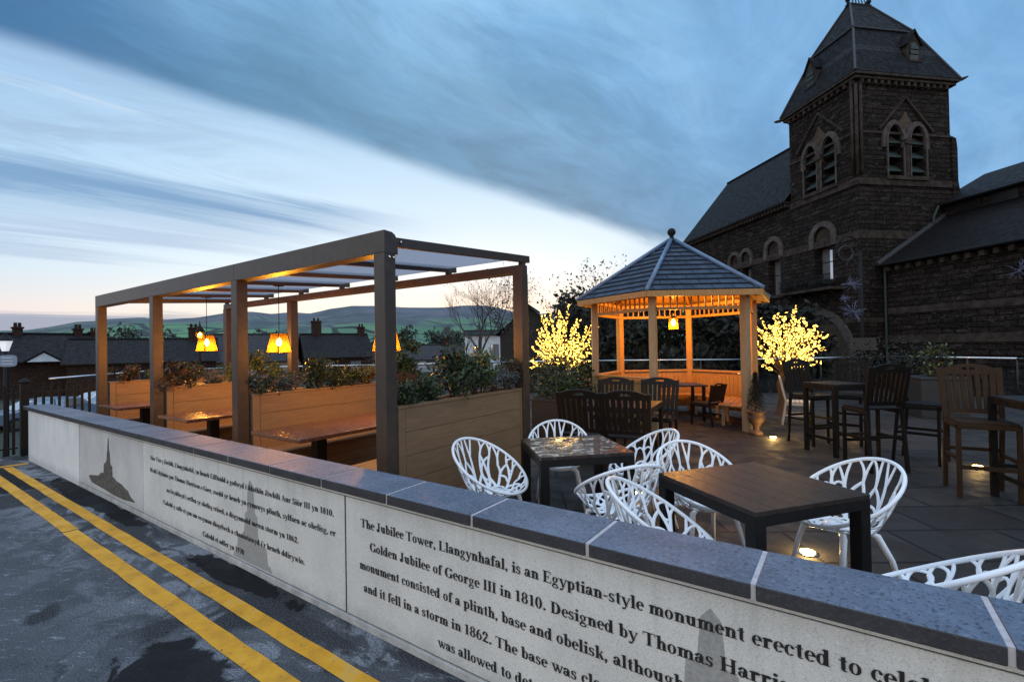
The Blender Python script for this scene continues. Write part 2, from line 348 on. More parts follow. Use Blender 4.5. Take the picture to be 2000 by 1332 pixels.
def slates(name, c1, c2, mort, bw, rh, spec=.12):
    m = mat(name, c1, c2); t, b = base_of(m)
    uv = t.new('ShaderNodeUVMap').outputs[0]
    br = t.new('ShaderNodeTexBrick', offset=.5); t.put(br.inputs['Vector'], uv)
    br.inputs['Color1'].default_value = (*c1, 1); br.inputs['Color2'].default_value = (*c2, 1); br.inputs['Mortar'].default_value = (*mort, 1)
    br.inputs['Scale'].default_value = 1; br.inputs['Mortar Size'].default_value = .012; br.inputs['Mortar Smooth'].default_value = .1
    br.inputs['Brick Width'].default_value = bw; br.inputs['Row Height'].default_value = rh
    nz = t.noise(uv, 3.5, 6, .65); st = t.noise(t.mapping(uv, scale=(3, .6, 1)), 2, 5, .6)
    col = t.mix(t.smooth(nz, .35, .7, 0, .55), br.outputs[0], tuple(x*.45 for x in c2))
    col = t.mix(t.smooth(st, .55, .75, 0, .35), col, tuple(min(1, x*1.6) for x in c1))
    t.put(b.inputs['Base Color'], col); t.put(b.inputs['Roughness'], t.smooth(nz, .3, .7, .55, .8)); b.inputs['Specular IOR Level'].default_value = spec
    bp = t.new('ShaderNodeBump'); bp.inputs['Strength'].default_value = .8; bp.inputs['Distance'].default_value = .012
    t.put(bp.inputs['Height'], t.math('SUBTRACT', t.math('MULTIPLY', nz, .3), br.outputs[1])); t.put(b.inputs['Normal'], bp.outputs[0])
slates('gazebo_slate', (.042, .068, .110), (.025, .042, .072), (.004, .005, .008), .36, .2, .25)
slates('hall_slate', (.014, .0125, .013), (.009, .008, .0085), (.003, .003, .003), .32, .22)
slates('hall_slate_band', (.032, .032, .035), (.023, .023, .026), (.006, .006, .006), .26, .20)
slates('house_slate', (.030, .027, .028), (.019, .0175, .0185), (.008, .008, .008), .4, .25)
slates('house_slate_pale', (.070, .070, .076), (.050, .051, .057), (.03, .03, .03), .4, .25)
masonry('house_brick', (.085, .045, .032), (.055, .03, .022), (.03, .026, .023), .25, .085, (.10, .06, .045), .01)
mat('house_cream', (.36, .30, .24), (.26, .21, .17), 2, .9)
mat('house_white', (.62, .65, .68), (.50, .53, .56), 1.5, .85)
mat('house_dark', (.03, .025, .022), (.02, .017, .016), 2, .9)
mat('car_blue', (.14, .19, .27), (.13, .18, .26), 2, .22, spec=.7, coat=.5)
mat('car_white', (.70, .74, .75), (.66, .70, .72), 2, .22, spec=.7, coat=.5)
mat('rubber', (.012, .012, .012), rough=.8)
mat('sign_blue', (.26, .33, .44), (.22, .29, .39), 14, .5)
# fields and moor
m = mat('hill_land', (.05, .1, .05)); t, b = base_of(m)
ob = t.new('ShaderNodeTexCoord').outputs['Object']
vo = t.new('ShaderNodeTexVoronoi'); t.put(vo.inputs['Vector'], ob); vo.inputs['Scale'].default_value = .0068
s = t.new('ShaderNodeSeparateXYZ'); t.put(s.inputs[0], ob)
f1 = t.ramp(vo.outputs['Color'], [(.1, (.065, .15, .095)), (.45, (.09, .20, .105)), (.7, (.125, .28, .115)), (1, (.07, .12, .11))])
ve = t.new('ShaderNodeTexVoronoi', feature='DISTANCE_TO_EDGE'); t.put(ve.inputs['Vector'], ob); ve.inputs['Scale'].default_value = .0068
f1 = t.mix(t.smooth(ve.outputs[0], .035, .05, 1, 0), f1, (.02, .032, .028))
nz = t.noise(ob, .0036, 7, .62, .5); nz2 = t.noise(t.mapping(ob, loc=(300, 40, 0)), .011, 6, .65)
moor = t.ramp(nz2, [(.35, (.065, .082, .105)), (.65, (.125, .125, .15))])
hh = t.math('ADD', s.outputs[2], t.math('MULTIPLY', t.math('SUBTRACT', nz, .5), 330))
col = t.mix(t.smooth(hh, 35, 120), f1, moor)
col = t.mix(t.smooth(nz, .50, .60, 0, .75), col, (.045, .072, .070))
t.put(b.inputs['Base Color'], col); b.inputs['Roughness'].default_value = 1
mat('valley', (.035, .045, .028), (.016, .02, .015), .05, 1)

# ------------------------------------------------------------------ mesh helpers
COL = sc.collection
class MB:
    def __init__(s): s.v = []; s.f = []; s.uv = []
    def face(s, pts, uv=None):
        i = len(s.v); s.v += [tuple(p) for p in pts]; s.f.append(tuple(range(i, i+len(pts)))); s.uv.append(uv)
    def raw(s, vs, fs):
        i = len(s.v); s.v += [tuple(p) for p in vs]; s.f += [tuple(i+k for k in f) for f in fs]; s.uv += [None]*len(fs)
    def box(s, x0, x1, y0, y1, z0, z1, mtx=None):
        p = [Vector((x, y, z)) for z in (z0, z1) for y in (y0, y1) for x in (x0, x1)]
        if mtx: p = [mtx @ q for q in p]
        s.raw(p, [(0, 2, 3, 1), (4, 5, 7, 6), (0, 1, 5, 4), (2, 6, 7, 3), (0, 4, 6, 2), (1, 3, 7, 5)])
        return s
    def bar(s, a, b, wd, th, up=(0, 0, 1)):
        a, b = Vector(a), Vector(b); dd = (b-a); L = dd.length; dd.normalize(); up = Vector(up)
        sx = dd.cross(up)
        if sx.length < 1e-4: sx = dd.cross(Vector((0, 1, 0)))
        sx.normalize(); uy = sx.cross(dd)
        m = Matrix.Translation(a) @ Matrix((sx, dd, uy)).transposed().to_4x4()
        return s.box(-wd/2, wd/2, 0, L, -th/2, th/2, m)
    def tube(s, path, radii, n=8, caps=True, flat=None):
        P = [Vector(p) for p in path]
        if not isinstance(radii, (list, tuple)): radii = [radii]*len(P)
        i0 = len(s.v); ref = None
        for k, p in enumerate(P):
            t = (P[min(k+1, len(P)-1)] - P[max(k-1, 0)]).normalized()
            if ref is None: ref = t.orthogonal().normalized()
            else: ref = (ref - t*ref.dot(t)); ref = ref.normalized() if ref.length > 1e-6 else t.orthogonal().normalized()
            bb = t.cross(ref)
            for j in range(n):
                a = 2*math.pi*j/n; s.v.append(tuple(p + (ref*math.cos(a) + bb*math.sin(a))*radii[k]))
        for k in range(len(P)-1):
            for j in range(n):
                a = i0+k*n+j; b = i0+k*n+(j+1) % n; s.f.append((a, b, b+n, a+n)); s.uv.append(None)
        if caps:
            s.f.append(tuple(i0+j for j in reversed(range(n)))); s.f.append(tuple(i0+(len(P)-1)*n+j for j in range(n))); s.uv += [None, None]
        return s
    def ring(s, path, r, n=8):     # closed tube
        P = [Vector(p) for p in path]; N = len(P); i0 = len(s.v)
        for k, p in enumerate(P):
            t = (P[(k+1) % N]-P[k-1]).normalized(); up = Vector((0, 0, 1)); sx = t.cross(up)
            sx = sx.normalized() if sx.length > 1e-5 else t.orthogonal().normalized(); uy = sx.cross(t)
            for j in range(n):
                a = 2*math.pi*j/n; s.v.append(tuple(p+(sx*math.cos(a)+uy*math.sin(a))*r))
        for k in range(N):
            for j in range(n):
                a = i0+k*n+j; b = i0+k*n+(j+1) % n; c = i0+((k+1) % N)*n+(j+1) % n; dd = i0+((k+1) % N)*n+j
                s.f.append((a, b, c, dd)); s.uv.append(None)
        return s
    def lathe(s, prof, n=20, c=(0, 0, 0)):
        i0 = len(s.v); c = Vector(c)
        for r, z in prof:
            for j in range(n):
                a = 2*math.pi*j/n; s.v.append((c.x+r*math.cos(a), c.y+r*math.sin(a), c.z+z))
        for k in range(len(prof)-1):
            for j in range(n):
                a = i0+k*n+j; b = i0+k*n+(j+1) % n; s.f.append((a, b, b+n, a+n)); s.uv.append(None)
        s.f.append(tuple(i0+j for j in reversed(range(n)))); s.f.append(tuple(i0+(len(prof)-1)*n+j for j in range(n))); s.uv += [None, None]
        return s
    def prism(s, poly, fn, d0, d1):   # poly 2D, fn(u, v, depth) -> xyz
        n = len(poly)
        a = [fn(u, v, d0) for u, v in poly]; b = [fn(u, v, d1) for u, v in poly]
        s.raw(a+b, [tuple(range(n)), tuple(reversed(range(n, 2*n)))] + [(i, n+i, n+(i+1) % n, (i+1) % n) for i in range(n)])
        return s
    def build(s, name, mt, parent=None, smooth=False, bevel=0, loc=None, fix=True):
        me = bpy.data.meshes.new(name); me.from_pydata(s.v, [], s.f); me.update()
        if any(u for u in s.uv):
            ul = me.uv_layers.new(name='UVMap'); k = 0
            for fi, f in enumerate(s.f):
                for j in range(len(f)):
                    if s.uv[fi]: ul.data[k].uv = s.uv[fi][j]
                    k += 1
        elif fix:
            bm = bmesh.new(); bm.from_mesh(me); bmesh.ops.recalc_face_normals(bm, faces=bm.faces); bm.to_mesh(me); bm.free()
        me.materials.append(M[mt] if isinstance(mt, str) else mt)
        if smooth:
            me.polygons.foreach_set('use_smooth', [True]*len(me.polygons))
        o = bpy.data.objects.new(name, me); COL.objects.link(o)
        if parent: o.parent = parent
        if loc: o.location = loc
        if bevel:
            bv = o.modifiers.new('Bevel', 'BEVEL'); bv.width = bevel; bv.segments = 2; bv.limit_method = 'ANGLE'
        return o
def tag(o, label=None, cat=None, group=None, kind=None):
    if label: o['label'] = label
    if cat: o['category'] = cat
    if group: o['group'] = group
    if kind: o['kind'] = kind
    return o
def thing(name, label, cat, loc=(0, 0, 0), rz=0, group=None):
    o = bpy.data.objects.new(name, None); COL.objects.link(o); o.location = loc; o.rotation_euler = (0, 0, rz)
    return tag(o, label, cat, group)
def dup(root, loc, rz, label, group=None, parent=None, scale=None):
    r = root.copy(); COL.objects.link(r)
    if parent is None:
        r.location = loc; r.rotation_euler = (0, 0, rz)
        if label: r['label'] = label
        if group: r['group'] = group
        if scale: r.scale = (scale,)*3
    else: r.parent = parent
    for ch in list(root.children): dup(ch, None, None, None, None, r)
    return r
def face_dir(dx, dy): return math.atan2(dy, dx) - math.pi/2      # local +Y looks along (dx, dy)
def plane_xz(y): return lambda u, v, d: (u, y+d, v)

def leaves(mb, fn, n, size, rng, up=.3, asp=.55):
    """n small pointed leaves; fn(rng) gives a point in the crown"""
    for _ in range(n):
        p = Vector(fn(rng)); a = rng.uniform(0, 2*math.pi); e = rng.uniform(-.9, 1.2)
        dd = Vector((math.cos(a)*math.cos(e), math.sin(a)*math.cos(e), math.sin(e)+up)).normalized()
        sx = dd.cross(Vector((rng.uniform(-1, 1), rng.uniform(-1, 1), rng.uniform(-1, 1)))).normalized()
        L = size*rng.uniform(.6, 1.4); W = L*asp*.5
        mb.face([p, p+dd*L*.45+sx*W, p+dd*L, p+dd*L*.45-sx*W])
def clump_fn(centres):
    def fn(r):
        c, rr = r.choice(centres)
        v = Vector((r.gauss(0, 1), r.gauss(0, 1), r.gauss(0, 1))); v.normalize()
        return Vector(c) + v*rr*(r.random()**.45)
    return fn

# ------------------------------------------------------------------ setting: ground, hills
m_ = MB(); N_ = 48
m_.raw([(x, y, -2.0) for y in (-1500, 5200) for x in (-5200, 5200)], [(0, 1, 3, 2)])
tag(m_.build('valley_ground', 'valley'), kind='structure')
RAIL = [(-11.2, 2.8), (-14.6, 2.75), (-16.9, 5.2), (-16.5, 7.9), (-13.5, 10.3), (-9.5, 13.8), (-7.6, 15.3), (-2.7, 16.9), (1.25, 20.2), (3.8, 18.0), (9.5, 12.5), (9.5, 2.0)]
def slab(name, poly, z0, z1, mt):
    mb = MB(); mb.prism(poly, lambda u, v, dd: (u, v, dd), z1, z0)
    return tag(mb.build(name, mt), kind='structure')
slab('terrace_paving', [(-11.2, 1.95), (-14.6, 2.75), (-16.9, 5.2), (-16.5, 7.9), (-13.5, 10.3), (-9.5, 13.8), (-7.6, 15.3), (-2.7, 16.9), (1.25, 20.2), (3.8, 18.0), (9.5, 12.5), (9.5, 1.95)], -2.2, 0, 'paving')
slab('road', [(-11.2, -9), (9.5, -9), (9.5, 1.95), (-11.2, 1.95)], -2.2, 0, 'asphalt')
def strip(poly):
    mb = MB(); mb.face([(x, y, .004) for x, y in poly]); tag(mb.build('road_marking', 'yellow_paint'), kind='structure')
def wob(x0, x1, ya, yb, n=60):
    r = random.Random(3); top = []; bot = []
    for i in range(n+1):
        x = x0+(x1-x0)*i/n
        top.append((x, yb+r.uniform(-.004, .004))); bot.append((x, ya+r.uniform(-.004, .004)))
    return bot+top[::-1]
strip(wob(-10.10, 4, 1.465, 1.565)); strip(wob(-9.98, -5.96, 1.245, 1.355)); strip(wob(-5.94, 4, 1.235, 1.345))
strip([(-10.32, 1.15), (-10.20, 1.15), (-10.14, 1.74), (-10.26, 1.74)]); strip([(-10.72, 1.05), (-10.60, 1.05), (-10.56, 1.5), (-10.68, 1.5)])

def az_el(u, v):
    q = px_dir(u, v); return math.atan2(q.x, q.y), q.z/math.hypot(q.x, q.y)
SKYL = [(-260, 660), (-100, 655), (0, 646), (50, 645), (100, 638), (150, 629), (185, 628), (215, 624), (280, 622), (320, 626), (390, 620), (440, 612), (490, 610), (530, 615), (565, 612), (605, 614), (645, 605), (690, 600), (745, 602), (800, 602), (870, 601), (905, 597), (950, 597), (985, 604), (1010, 612), (1060, 618), (1150, 612), (1300, 616), (1500, 625), (1800, 640), (2100, 650)]
AE = [az_el(u, v) for u, v in SKYL]
def hill_mesh(name, az0, az1, r0, r1, fn, mt, na=260, nr=40):
    vs = []; fs = []
    for j in range(nr+1):
        rr = r0*(r1/r0)**(j/nr)
        for i in range(na+1):
            a = az0+(az1-az0)*i/na
            vs.append((rr*math.sin(a), rr*math.cos(a), fn(a, rr)))
    for j in range(nr):
        for i in range(na):
            k = j*(na+1)+i; fs.append((k, k+1, k+na+2, k+na+1))
    mb = MB(); mb.raw(vs, fs); return tag(mb.build(name, mt, smooth=True), kind='structure')
from mathutils import noise as mn
RR = 2600.
def hz(a, rr):
    el = np.interp(a, [x for x, _ in AE], [y for _, y in AE])
    top = max(4, RR*el+1.65)
    t = (rr-650)/(RR-650)
    if t <= 0: return -3
    p = Vector((rr*math.sin(a), rr*math.cos(a), 0))
    n = mn.fractal(p*.0016, 1, 2, 5)*.5+mn.noise(p*.0045)*.16
    if t <= 1:
        sh = t*t*(3-2*t)
        return -3+(top+3)*(sh*.88+.12*t**3) + n*55*math.sin(math.pi*min(1, t))**1.0*(1-.0*t)
    return top*(1-.35*(t-1)*2)
hill_mesh('hills', rad(-95), rad(35), 620, 4200, hz, 'hill_land', 300, 60)

# ------------------------------------------------------------------ lettering: a bold roman built from strokes
S, TH, SE, SH = .20, .06, .085, .05
def _b(x0, y0, x1, y1): return ('p', [(x0, y0), (x1, y0), (x1, y1), (x0, y1)])
def _q(*a): return ('p', [(a[i], a[i+1]) for i in range(0, len(a), 2)])
def _o(cx, cy, rx, ry, sx, sy, a0=0, a1=360): return ('o', cx, cy, rx, ry, sx, sy, a0, a1)
def _d(cx, cy, r=.075): return ('o', cx, cy, r, r, r*.999, r*.999, 0, 360)
def st(x, y0, y1, bot=1, top=1, s=S):
    L = [_b(x, y0, x+s, y1)]
    if bot: L.append(_b(x-SE, y0, x+s+SE, y0+SH))
    if top == 1: L.append(_b(x-SE, y1-SH, x+s+SE, y1))
    if top == 2: L.append(_q(x-SE*1.15, y1-.10, x+.02, y1-.14, x+s, y1, x+s*.6, y1, x-SE*1.15, y1-.06))
    return L
XH = .68
G_ = {}
def g(ch, w_, *parts):
    L = []
    for p in parts: L += p if isinstance(p, list) else [p]
    G_[ch] = (L, w_)
_sh = lambda cx, x2: [_o(cx, .42, .25, .26, S*.95, .10, 0, 165), _b(x2, SH*.5, x2+S, .44), _b(x2-SE, 0, x2+S+SE, SH)]
g('o', .58, _o(.27, .34, .27, .36, .17, .055)); g('c', .50, _o(.27, .34, .27, .36, .18, .055, 38, 318), _d(.41, .52, .085))
g('e', .52, _o(.27, .34, .27, .36, .18, .055, 0, 318), _b(.12, .34, .50, .40))
g('a', .58, _o(.20, .20, .20, .21, .15, .055), st(.29, .06, .46, 0, 0), _o(.26, .45, .23, .25, .19, .055, 0, 160), _d(.09, .52, .08), _q(.40, 0, .58, .03, .58, .09, .46, .1))
g('d', .66, _o(.25, .34, .25, .36, .17, .06), st(.36, 0, 1.02, 0, 2), _b(.5, 0, .64, SH)); g('b', .63, st(.07, .02, 1.02, 0, 2), _o(.35, .34, .25, .36, .17, .06))
g('p', .65, st(.08, -.3, XH, 1, 2), _o(.37, .34, .25, .36, .17, .06)); g('h', .68, st(.08, 0, 1.02, 1, 2), _sh(.36, .40)); g('n', .68, st(.08, 0, XH, 1, 2), _sh(.36, .40))
g('m', 1.0, st(.08, 0, XH, 1, 2), _sh(.36, .40), _sh(.68, .72)); g('u', .68, st(.06, .22, XH, 0, 2), st(.38, 0, XH, 0, 2), _o(.31, .25, .25, .26, S, .09, 180, 340), _b(.5, 0, .66, SH))
g('r', .53, st(.08, 0, XH, 1, 2), _o(.38, .45, .2, .25, .17, .10, 60, 170), _d(.43, .58, .095)); g('i', .36, st(.08, 0, XH, 1, 2), _d(.18, .90, .11)); g('l', .36, st(.08, 0, 1.02, 1, 2))
g('j', .36, st(.1, -.2, XH, 0, 2), _d(.2, .9, .11)); g('k', .66, st(.08, 0, 1.02, 1, 2), _q(.26, .30, .50, .66, .58, .66, .34, .30), _q(.30, .36, .46, .40, .66, 0, .46, 0), _b(.40, .63, .62, XH))
g('t', .42, st(.11, .1, .84, 0, 0, S*.95), _b(.0, .62, .38, XH), _o(.27, .16, .16, .18, .15, .06, 180, 320), _q(.11, .84, .3, .84, .3, .9))
g('f', .42, st(.09, 0, .82, 1, 0), _b(0, .62, .40, XH), _o(.30, .80, .21, .24, .18, .06, 30, 180), _d(.42, .92, .085)); g('s', .46, _o(.21, .49, .19, .21, .13, .055, 25, 250), _o(.22, .19, .20, .21, .13, .055, -155, 70), _q(.06, .44, .14, .50, .38, .24, .30, .18), _b(.35, .46, .40, .66), _b(.02, .02, .07, .2))
g('g', .58, _o(.25, .44, .22, .25, .14, .05), _q(.38, .6, .56, .68, .56, .6, .42, .56), _o(.26, -.12, .27, .17, .11, .07), _b(.06, -.01, .40, .10), _q(.06, .06, .2, .22, .28, .22, .14, .04))
g('w', .92, _q(.02, .66, .2, .66, .36, 0, .26, 0), _q(.26, 0, .36, 0, .52, .5, .46, .66, .42, .5), _q(.36, .66, .54, .66, .70, 0, .60, 0), _q(.62, 0, .70, 0, .9, .66, .82, .66), _b(-.03, .63, .26, XH), _b(.34, .63, .58, XH), _b(.74, .63, .96, XH))
g('y', .62, _q(.02, .66, .22, .66, .42, .02, .30, -.06), _q(.30, .0, .40, .1, .60, .66, .53, .66), _q(.34, .1, .42, .1, .26, -.28, .16, -.28), _d(.12, -.22, .085), _b(-.03, .63, .28, XH), _b(.44, .63, .66, XH))
g('T', .82, st(.30, 0, 1, 1, 0), _b(0, .93, .80, 1), _q(0, 1, .05, 1, .03, .72, 0, .72), _q(.80, 1, .75, 1, .77, .72, .80, .72)); g('J', .60, st(.22, .15, 1, 0, 1), _o(.21, .18, .21, .22, S, .07, 190, 360), _d(.1, .2, .1))
g('L', .78, st(.1, 0, 1), _b(.1, 0, .72, .07), _q(.72, 0, .66, 0, .70, .3, .74, .3)); g('E', .78, st(.1, 0, 1), _b(.1, 0, .72, .07), _b(.1, .93, .68, 1), _b(.2, .47, .5, .54), _q(.72, 0, .66, 0, .70, .28, .74, .28), _q(.68, 1, .62, 1, .66, .74, .70, .74), _b(.47, .36, .52, .66))
g('G', .90, _o(.44, .5, .44, .52, .24, .06, 32, 335), _b(.62, .05, .82, .44), _b(.53, .40, .90, .45), _q(.74, 1, .80, 1, .80, .68, .76, .68)); g('C', .84, _o(.44, .5, .44, .52, .24, .06, 32, 325), _q(.74, 1, .80, 1, .80, .66, .76, .66))
g('I', .42, st(.11, 0, 1)); g('D', .88, st(.1, 0, 1), _o(.36, .5, .46, .5, .24, .07, -90, 90), _b(.1, .93, .38, 1), _b(.1, 0, .38, .07)); g('H', .94, st(.1, 0, 1), st(.62, 0, 1), _b(.2, .46, .7, .54))
g('A', .88, _q(.34, 1, .48, 1, .84, 0, .60, 0), _q(.36, 1, .42, .92, .16, 0, .08, 0), _b(.2, .30, .66, .37), _b(0, 0, .26, SH), _b(.5, 0, .92, SH)); g('S', .64, _o(.30, .74, .26, .28, .17, .06, 25, 250), _o(.32, .27, .28, .29, .18, .06, -155, 70), _q(.08, .66, .18, .74, .56, .36, .46, .26), _b(.50, .7, .56, .98), _b(.02, .02, .08, .3))
g('M', 1.12, st(.1, 0, 1, 1, 1, .07), st(.82, 0, 1), _q(.12, 1, .32, 1, .60, .08, .50, .08), _q(.50, .08, .58, .08, .9, 1, .8, 1), _b(0, .95, .3, 1)); g('W', 1.20, _q(.02, 1, .26, 1, .48, 0, .36, 0), _q(.36, 0, .46, 0, .68, .9, .6, 1), _q(.48, 1, .72, 1, .92, 0, .80, 0), _q(.80, 0, .9, 0, 1.18, 1, 1.1, 1), _b(-.04, .95, .34, 1), _b(.44, .95, .78, 1), _b(.98, .95, 1.24, 1))
g('0', .62, _o(.29, .5, .29, .52, .19, .06)); g('1', .56, st(.18, 0, .98, 1, 0), _q(.02, .86, .2, .98, .38, .98, .2, .84)); g('8', .62, _o(.29, .74, .25, .27, .16, .06), _o(.29, .27, .29, .29, .18, .06))
g('6', .62, _o(.30, .30, .28, .32, .17, .06), _o(.44, .42, .42, .58, .20, .08, 100, 190)); g('9', .62, _o(.29, .68, .28, .32, .17, .06), _o(.15, .56, .42, .58, .20, .08, -80, 10)); g('2', .62, _o(.28, .70, .27, .30, .20, .07, -20, 170), _q(.30, .52, .54, .62, .24, .14, .04, .06), _b(.03, 0, .58, .15), _d(.1, .7, .09)); g('7', .60, _b(.03, .86, .58, 1), _q(.40, .9, .58, .9, .34, 0, .16, 0))
g('.', .30, _d(.13, .09, .105)); g(',', .30, _d(.13, .09, .105), _q(.1, .06, .24, .08, .12, -.18, .04, -.14)); g('-', .40, _b(.04, .27, .34, .38)); g("'", .26, _q(.04, 1, .2, 1, .15, .68, .09, .68)); g(' ', .30)
_cf = lambda x: [_q(x-.17, .78, x-.02, .98, x+.02, .98, x+.17, .78, x+.08, .78, x, .88, x-.08, .78)]
G_['î'] = (st(.08, 0, XH, 1, 2)+_cf(.18), .36); G_['ô'] = (G_['o'][0]+_cf(.27), .58); G_['ŵ'] = (G_['w'][0]+_cf(.46), .92)
def advance(text): return sum(G_[c][1]+.025 for c in text)
def lettering(lines, y, parent, rise=0):
    for text, x0, z0, cap, pre, xe in lines:
        kx = (xe-x0)/advance(pre); mb = MB(); x = x0; lay = 0
        for ch in text:
            for p in G_[ch][0]:
                lay = (lay+1) % 7; yy = y-.00012*lay
                if p[0] == 'p': mb.face([(x+u*kx, yy, z0+v*cap+rise*(x-x0)) for u, v in p[1]])
                else:
                    _, cx, cy, rx, ry, sx, sy, a0, a1 = p; n = max(4, int(abs(a1-a0)/20)); o_ = []; i_ = []
                    for k in range(n+1):
                        a = rad(a0+(a1-a0)*k/n)
                        o_.append((x+(cx+rx*math.cos(a))*kx, yy, z0+(cy+ry*math.sin(a))*cap+rise*(x-x0))); i_.append((x+(cx+(rx-sx)*math.cos(a))*kx, yy, z0+(cy+(ry-sy)*math.sin(a))*cap+rise*(x-x0)))
                    for k in range(n): mb.face([o_[k], o_[k+1], i_[k+1], i_[k]])
            x += (G_[ch][1]+.025)*kx
        mb.build('lettering', 'letter_black', parent, fix=False)

# ------------------------------------------------------------------ the inscribed wall
wall = thing('inscribed_wall', 'long low pale stone wall with black bilingual inscription and blue grey coping', 'wall', (-4, 1.93, 0))
wx = lambda x: x+4
def wl(mb, name, mt, parent=wall, **k):
    mb.v = [(x+4, y-1.93, z) for x, y, z in mb.v]; return mb.build(name, mt, parent, **k)
wl(MB().box(-10.5, 3.4, 1.825, 2.05, 0, .785), 'wall_body', 'wall_render')
wl(MB().box(-10.5, -7.895, 1.80, 1.825, .0, .783), 'wall_panel', 'wall_render', bevel=.003)
ph = wl(MB().box(-7.885, -5.80, 1.811, 1.827, .05, .752), 'photo_panel', 'photo_stone', bevel=.002)
wp = wl(MB().box(-5.715, -2.535, 1.811, 1.827, .05, .752), 'text_panel', 'panel_stone', bevel=.002)
ep = wl(MB().box(-2.520, 1.6, 1.811, 1.827, .05, .752), 'text_panel', 'panel_stone', bevel=.002)
wl(MB().box(1.61, 3.4, 1.811, 1.827, .05, .752), 'text_panel', 'panel_stone', bevel=.002)
wl(MB().box(-5.795, -5.72, 1.813, 1.827, .05, .752), 'panel_joint', 'panel_stone')
wl(MB().box(-2.5345, -2.5205, 1.8135, 1.826, .05, .752), 'panel_joint', 'groove_dark')
wl(MB().box(-7.89, 3.4, 1.811, 1.827, .758, .784), 'top_strip', 'panel_stone')
wl(MB().box(-7.89, 3.4, 1.80, 1.828, 0, .043), 'plinth', 'plinth_stone', bevel=.004)
wl(MB().box(-7.89, 3.4, 1.817, 1.8265, .043, .785), 'groove_backing', 'groove_dark')
x = -.265-.612*17
while x < 3.3:
    x1 = min(x+.605, 3.42); mb = MB(); j = R.uniform(-.002, .002)
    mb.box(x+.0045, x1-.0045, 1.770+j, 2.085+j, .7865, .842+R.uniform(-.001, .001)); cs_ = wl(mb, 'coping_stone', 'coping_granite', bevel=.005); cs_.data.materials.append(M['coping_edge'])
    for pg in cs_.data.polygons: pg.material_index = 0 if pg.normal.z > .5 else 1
    wl(MB().box(x1-.0055, x1+.0115, 1.778, 2.082, .7875, .8385), 'mortar_joint', 'mortar')
    x += .612
def wall_print(poly, mt, parent, dd=0, name='printed_picture'):
    mb = MB(); mb.prism(poly, lambda u, v, q: (u, 1.8108-q, v), -.0005, .0006+dd); return wl(mb, name, mt, parent)
wall_print([(-7.53, .17), (-7.50, .19), (-7.38, .205), (-7.17, .23), (-7.10, .27), (-7.0, .285), (-6.9, .29), (-6.72, .285), (-6.65, .28), (-6.56, .25), (-6.41, .24), (-6.30, .21), (-6.22, .20), (-6.16, .155), (-6.01, .11), (-6.35, .085), (-6.69, .085), (-6.95, .10), (-7.2, .105), (-7.43, .115), (-7.48, .14)], 'print_rock', ph)
wall_print([(-6.995, .28), (-6.98, .395), (-6.93, .40), (-6.92, .42), (-6.89, .43), (-6.875, .52), (-6.86, .57), (-6.838, .70), (-6.818, .70), (-6.80, .57), (-6.775, .52), (-6.76, .42), (-6.735, .40), (-6.70, .395), (-6.69, .28)], 'print_rock', ph, .0003)
wall_print([(-3.675, .685), (-3.71, .64), (-3.725, .44), (-3.755, .425), (-3.77, .29), (-3.81, .245), (-3.87, .225), (-3.885, .11), (-3.93, .09), (-3.94, .062), (-3.37, .062), (-3.40, .10), (-3.43, .11), (-3.45, .215), (-3.56, .25), (-3.575, .425), (-3.605, .44), (-3.632, .64)], 'print_obelisk', wp)
wall_print([(-.415, .70), (-.45, .66), (-.465, .50), (-.505, .485), (-.515, .36), (-.55, .32), (-.63, .30), (-.645, .14), (-.69, .12), (-.70, .062), (-.12, .062), (-.13, .12), (-.18, .14), (-.20, .30), (-.28, .32), (-.315, .36), (-.325, .485), (-.365, .50), (-.378, .66)], 'print_obelisk', ep)
lettering([
 ('The Jubilee Tower, Llangynhafal, is an Egyptian-style monument erected to celebrate', -2.375, .598, .050, 'The Jubilee Tower, Llangynhafal, is an Egyptian-style monument erected to ', .045),
 ('Golden Jubilee of George III in 1810. Designed by Thomas Harrison', -2.295, .473, .050, 'Golden Jubilee of George III in 1810. Designed by ', -.665),
 ('monument consisted of a plinth, base and obelisk, although', -2.39, .350, .050, 'monument consisted of a plinth, base and obelisk, ', -.79),
 ('and it fell in a storm in 1862. The base was closed', -2.355, .223, .050, 'and it fell in a storm in 1862. ', -1.385),
 ('was allowed to deteriorate', -1.76, .105, .050, 'was allowed to ', -1.275)], -.1222, ep, .0105)
lettering([
 ('Mae Tŵr y Jiwbilî, Llangynhafal, yn heneb Eifftaidd a godwyd i ddathlu Jiwbilî Aur Siôr III yn 1810.', -5.60, .606, .040, 'Mae Tŵr y Jiwbilî, Llangynhafal, yn heneb Eifftaidd a godwyd i ddathlu Jiwbilî Aur Siôr III yn 1810.', -2.635),
 ("Wedi'i dylunio gan Thomas Harrison o Gaer, roedd yr heneb yn cynnwys plinth, sylfaen ac obelisg, er", -5.61, .486, .040, "Wedi'i dylunio gan Thomas Harrison o Gaer, roedd yr heneb yn cynnwys plinth, sylfaen ac obelisg, er", -2.62),
 ('na lwyddwyd i orffen yr obelisg erioed, a disgynnodd mewn storm yn 1862.', -5.21, .352, .040, 'na lwyddwyd i orffen yr obelisg erioed, a disgynnodd mewn storm yn 1862.', -3.03),
 ("Cafodd y safle ei gau am resymau diogelwch a chaniatawyd i'r heneb ddirywio.", -5.29, .226, .040, "Cafodd y safle ei gau am resymau diogelwch a chaniatawyd i'r heneb ddirywio.", -2.96),
 ('Cafodd ei adfer yn 1970', -4.47, .103, .040, 'Cafodd ei adfer yn 1970', -3.77)], -.1222, wp)
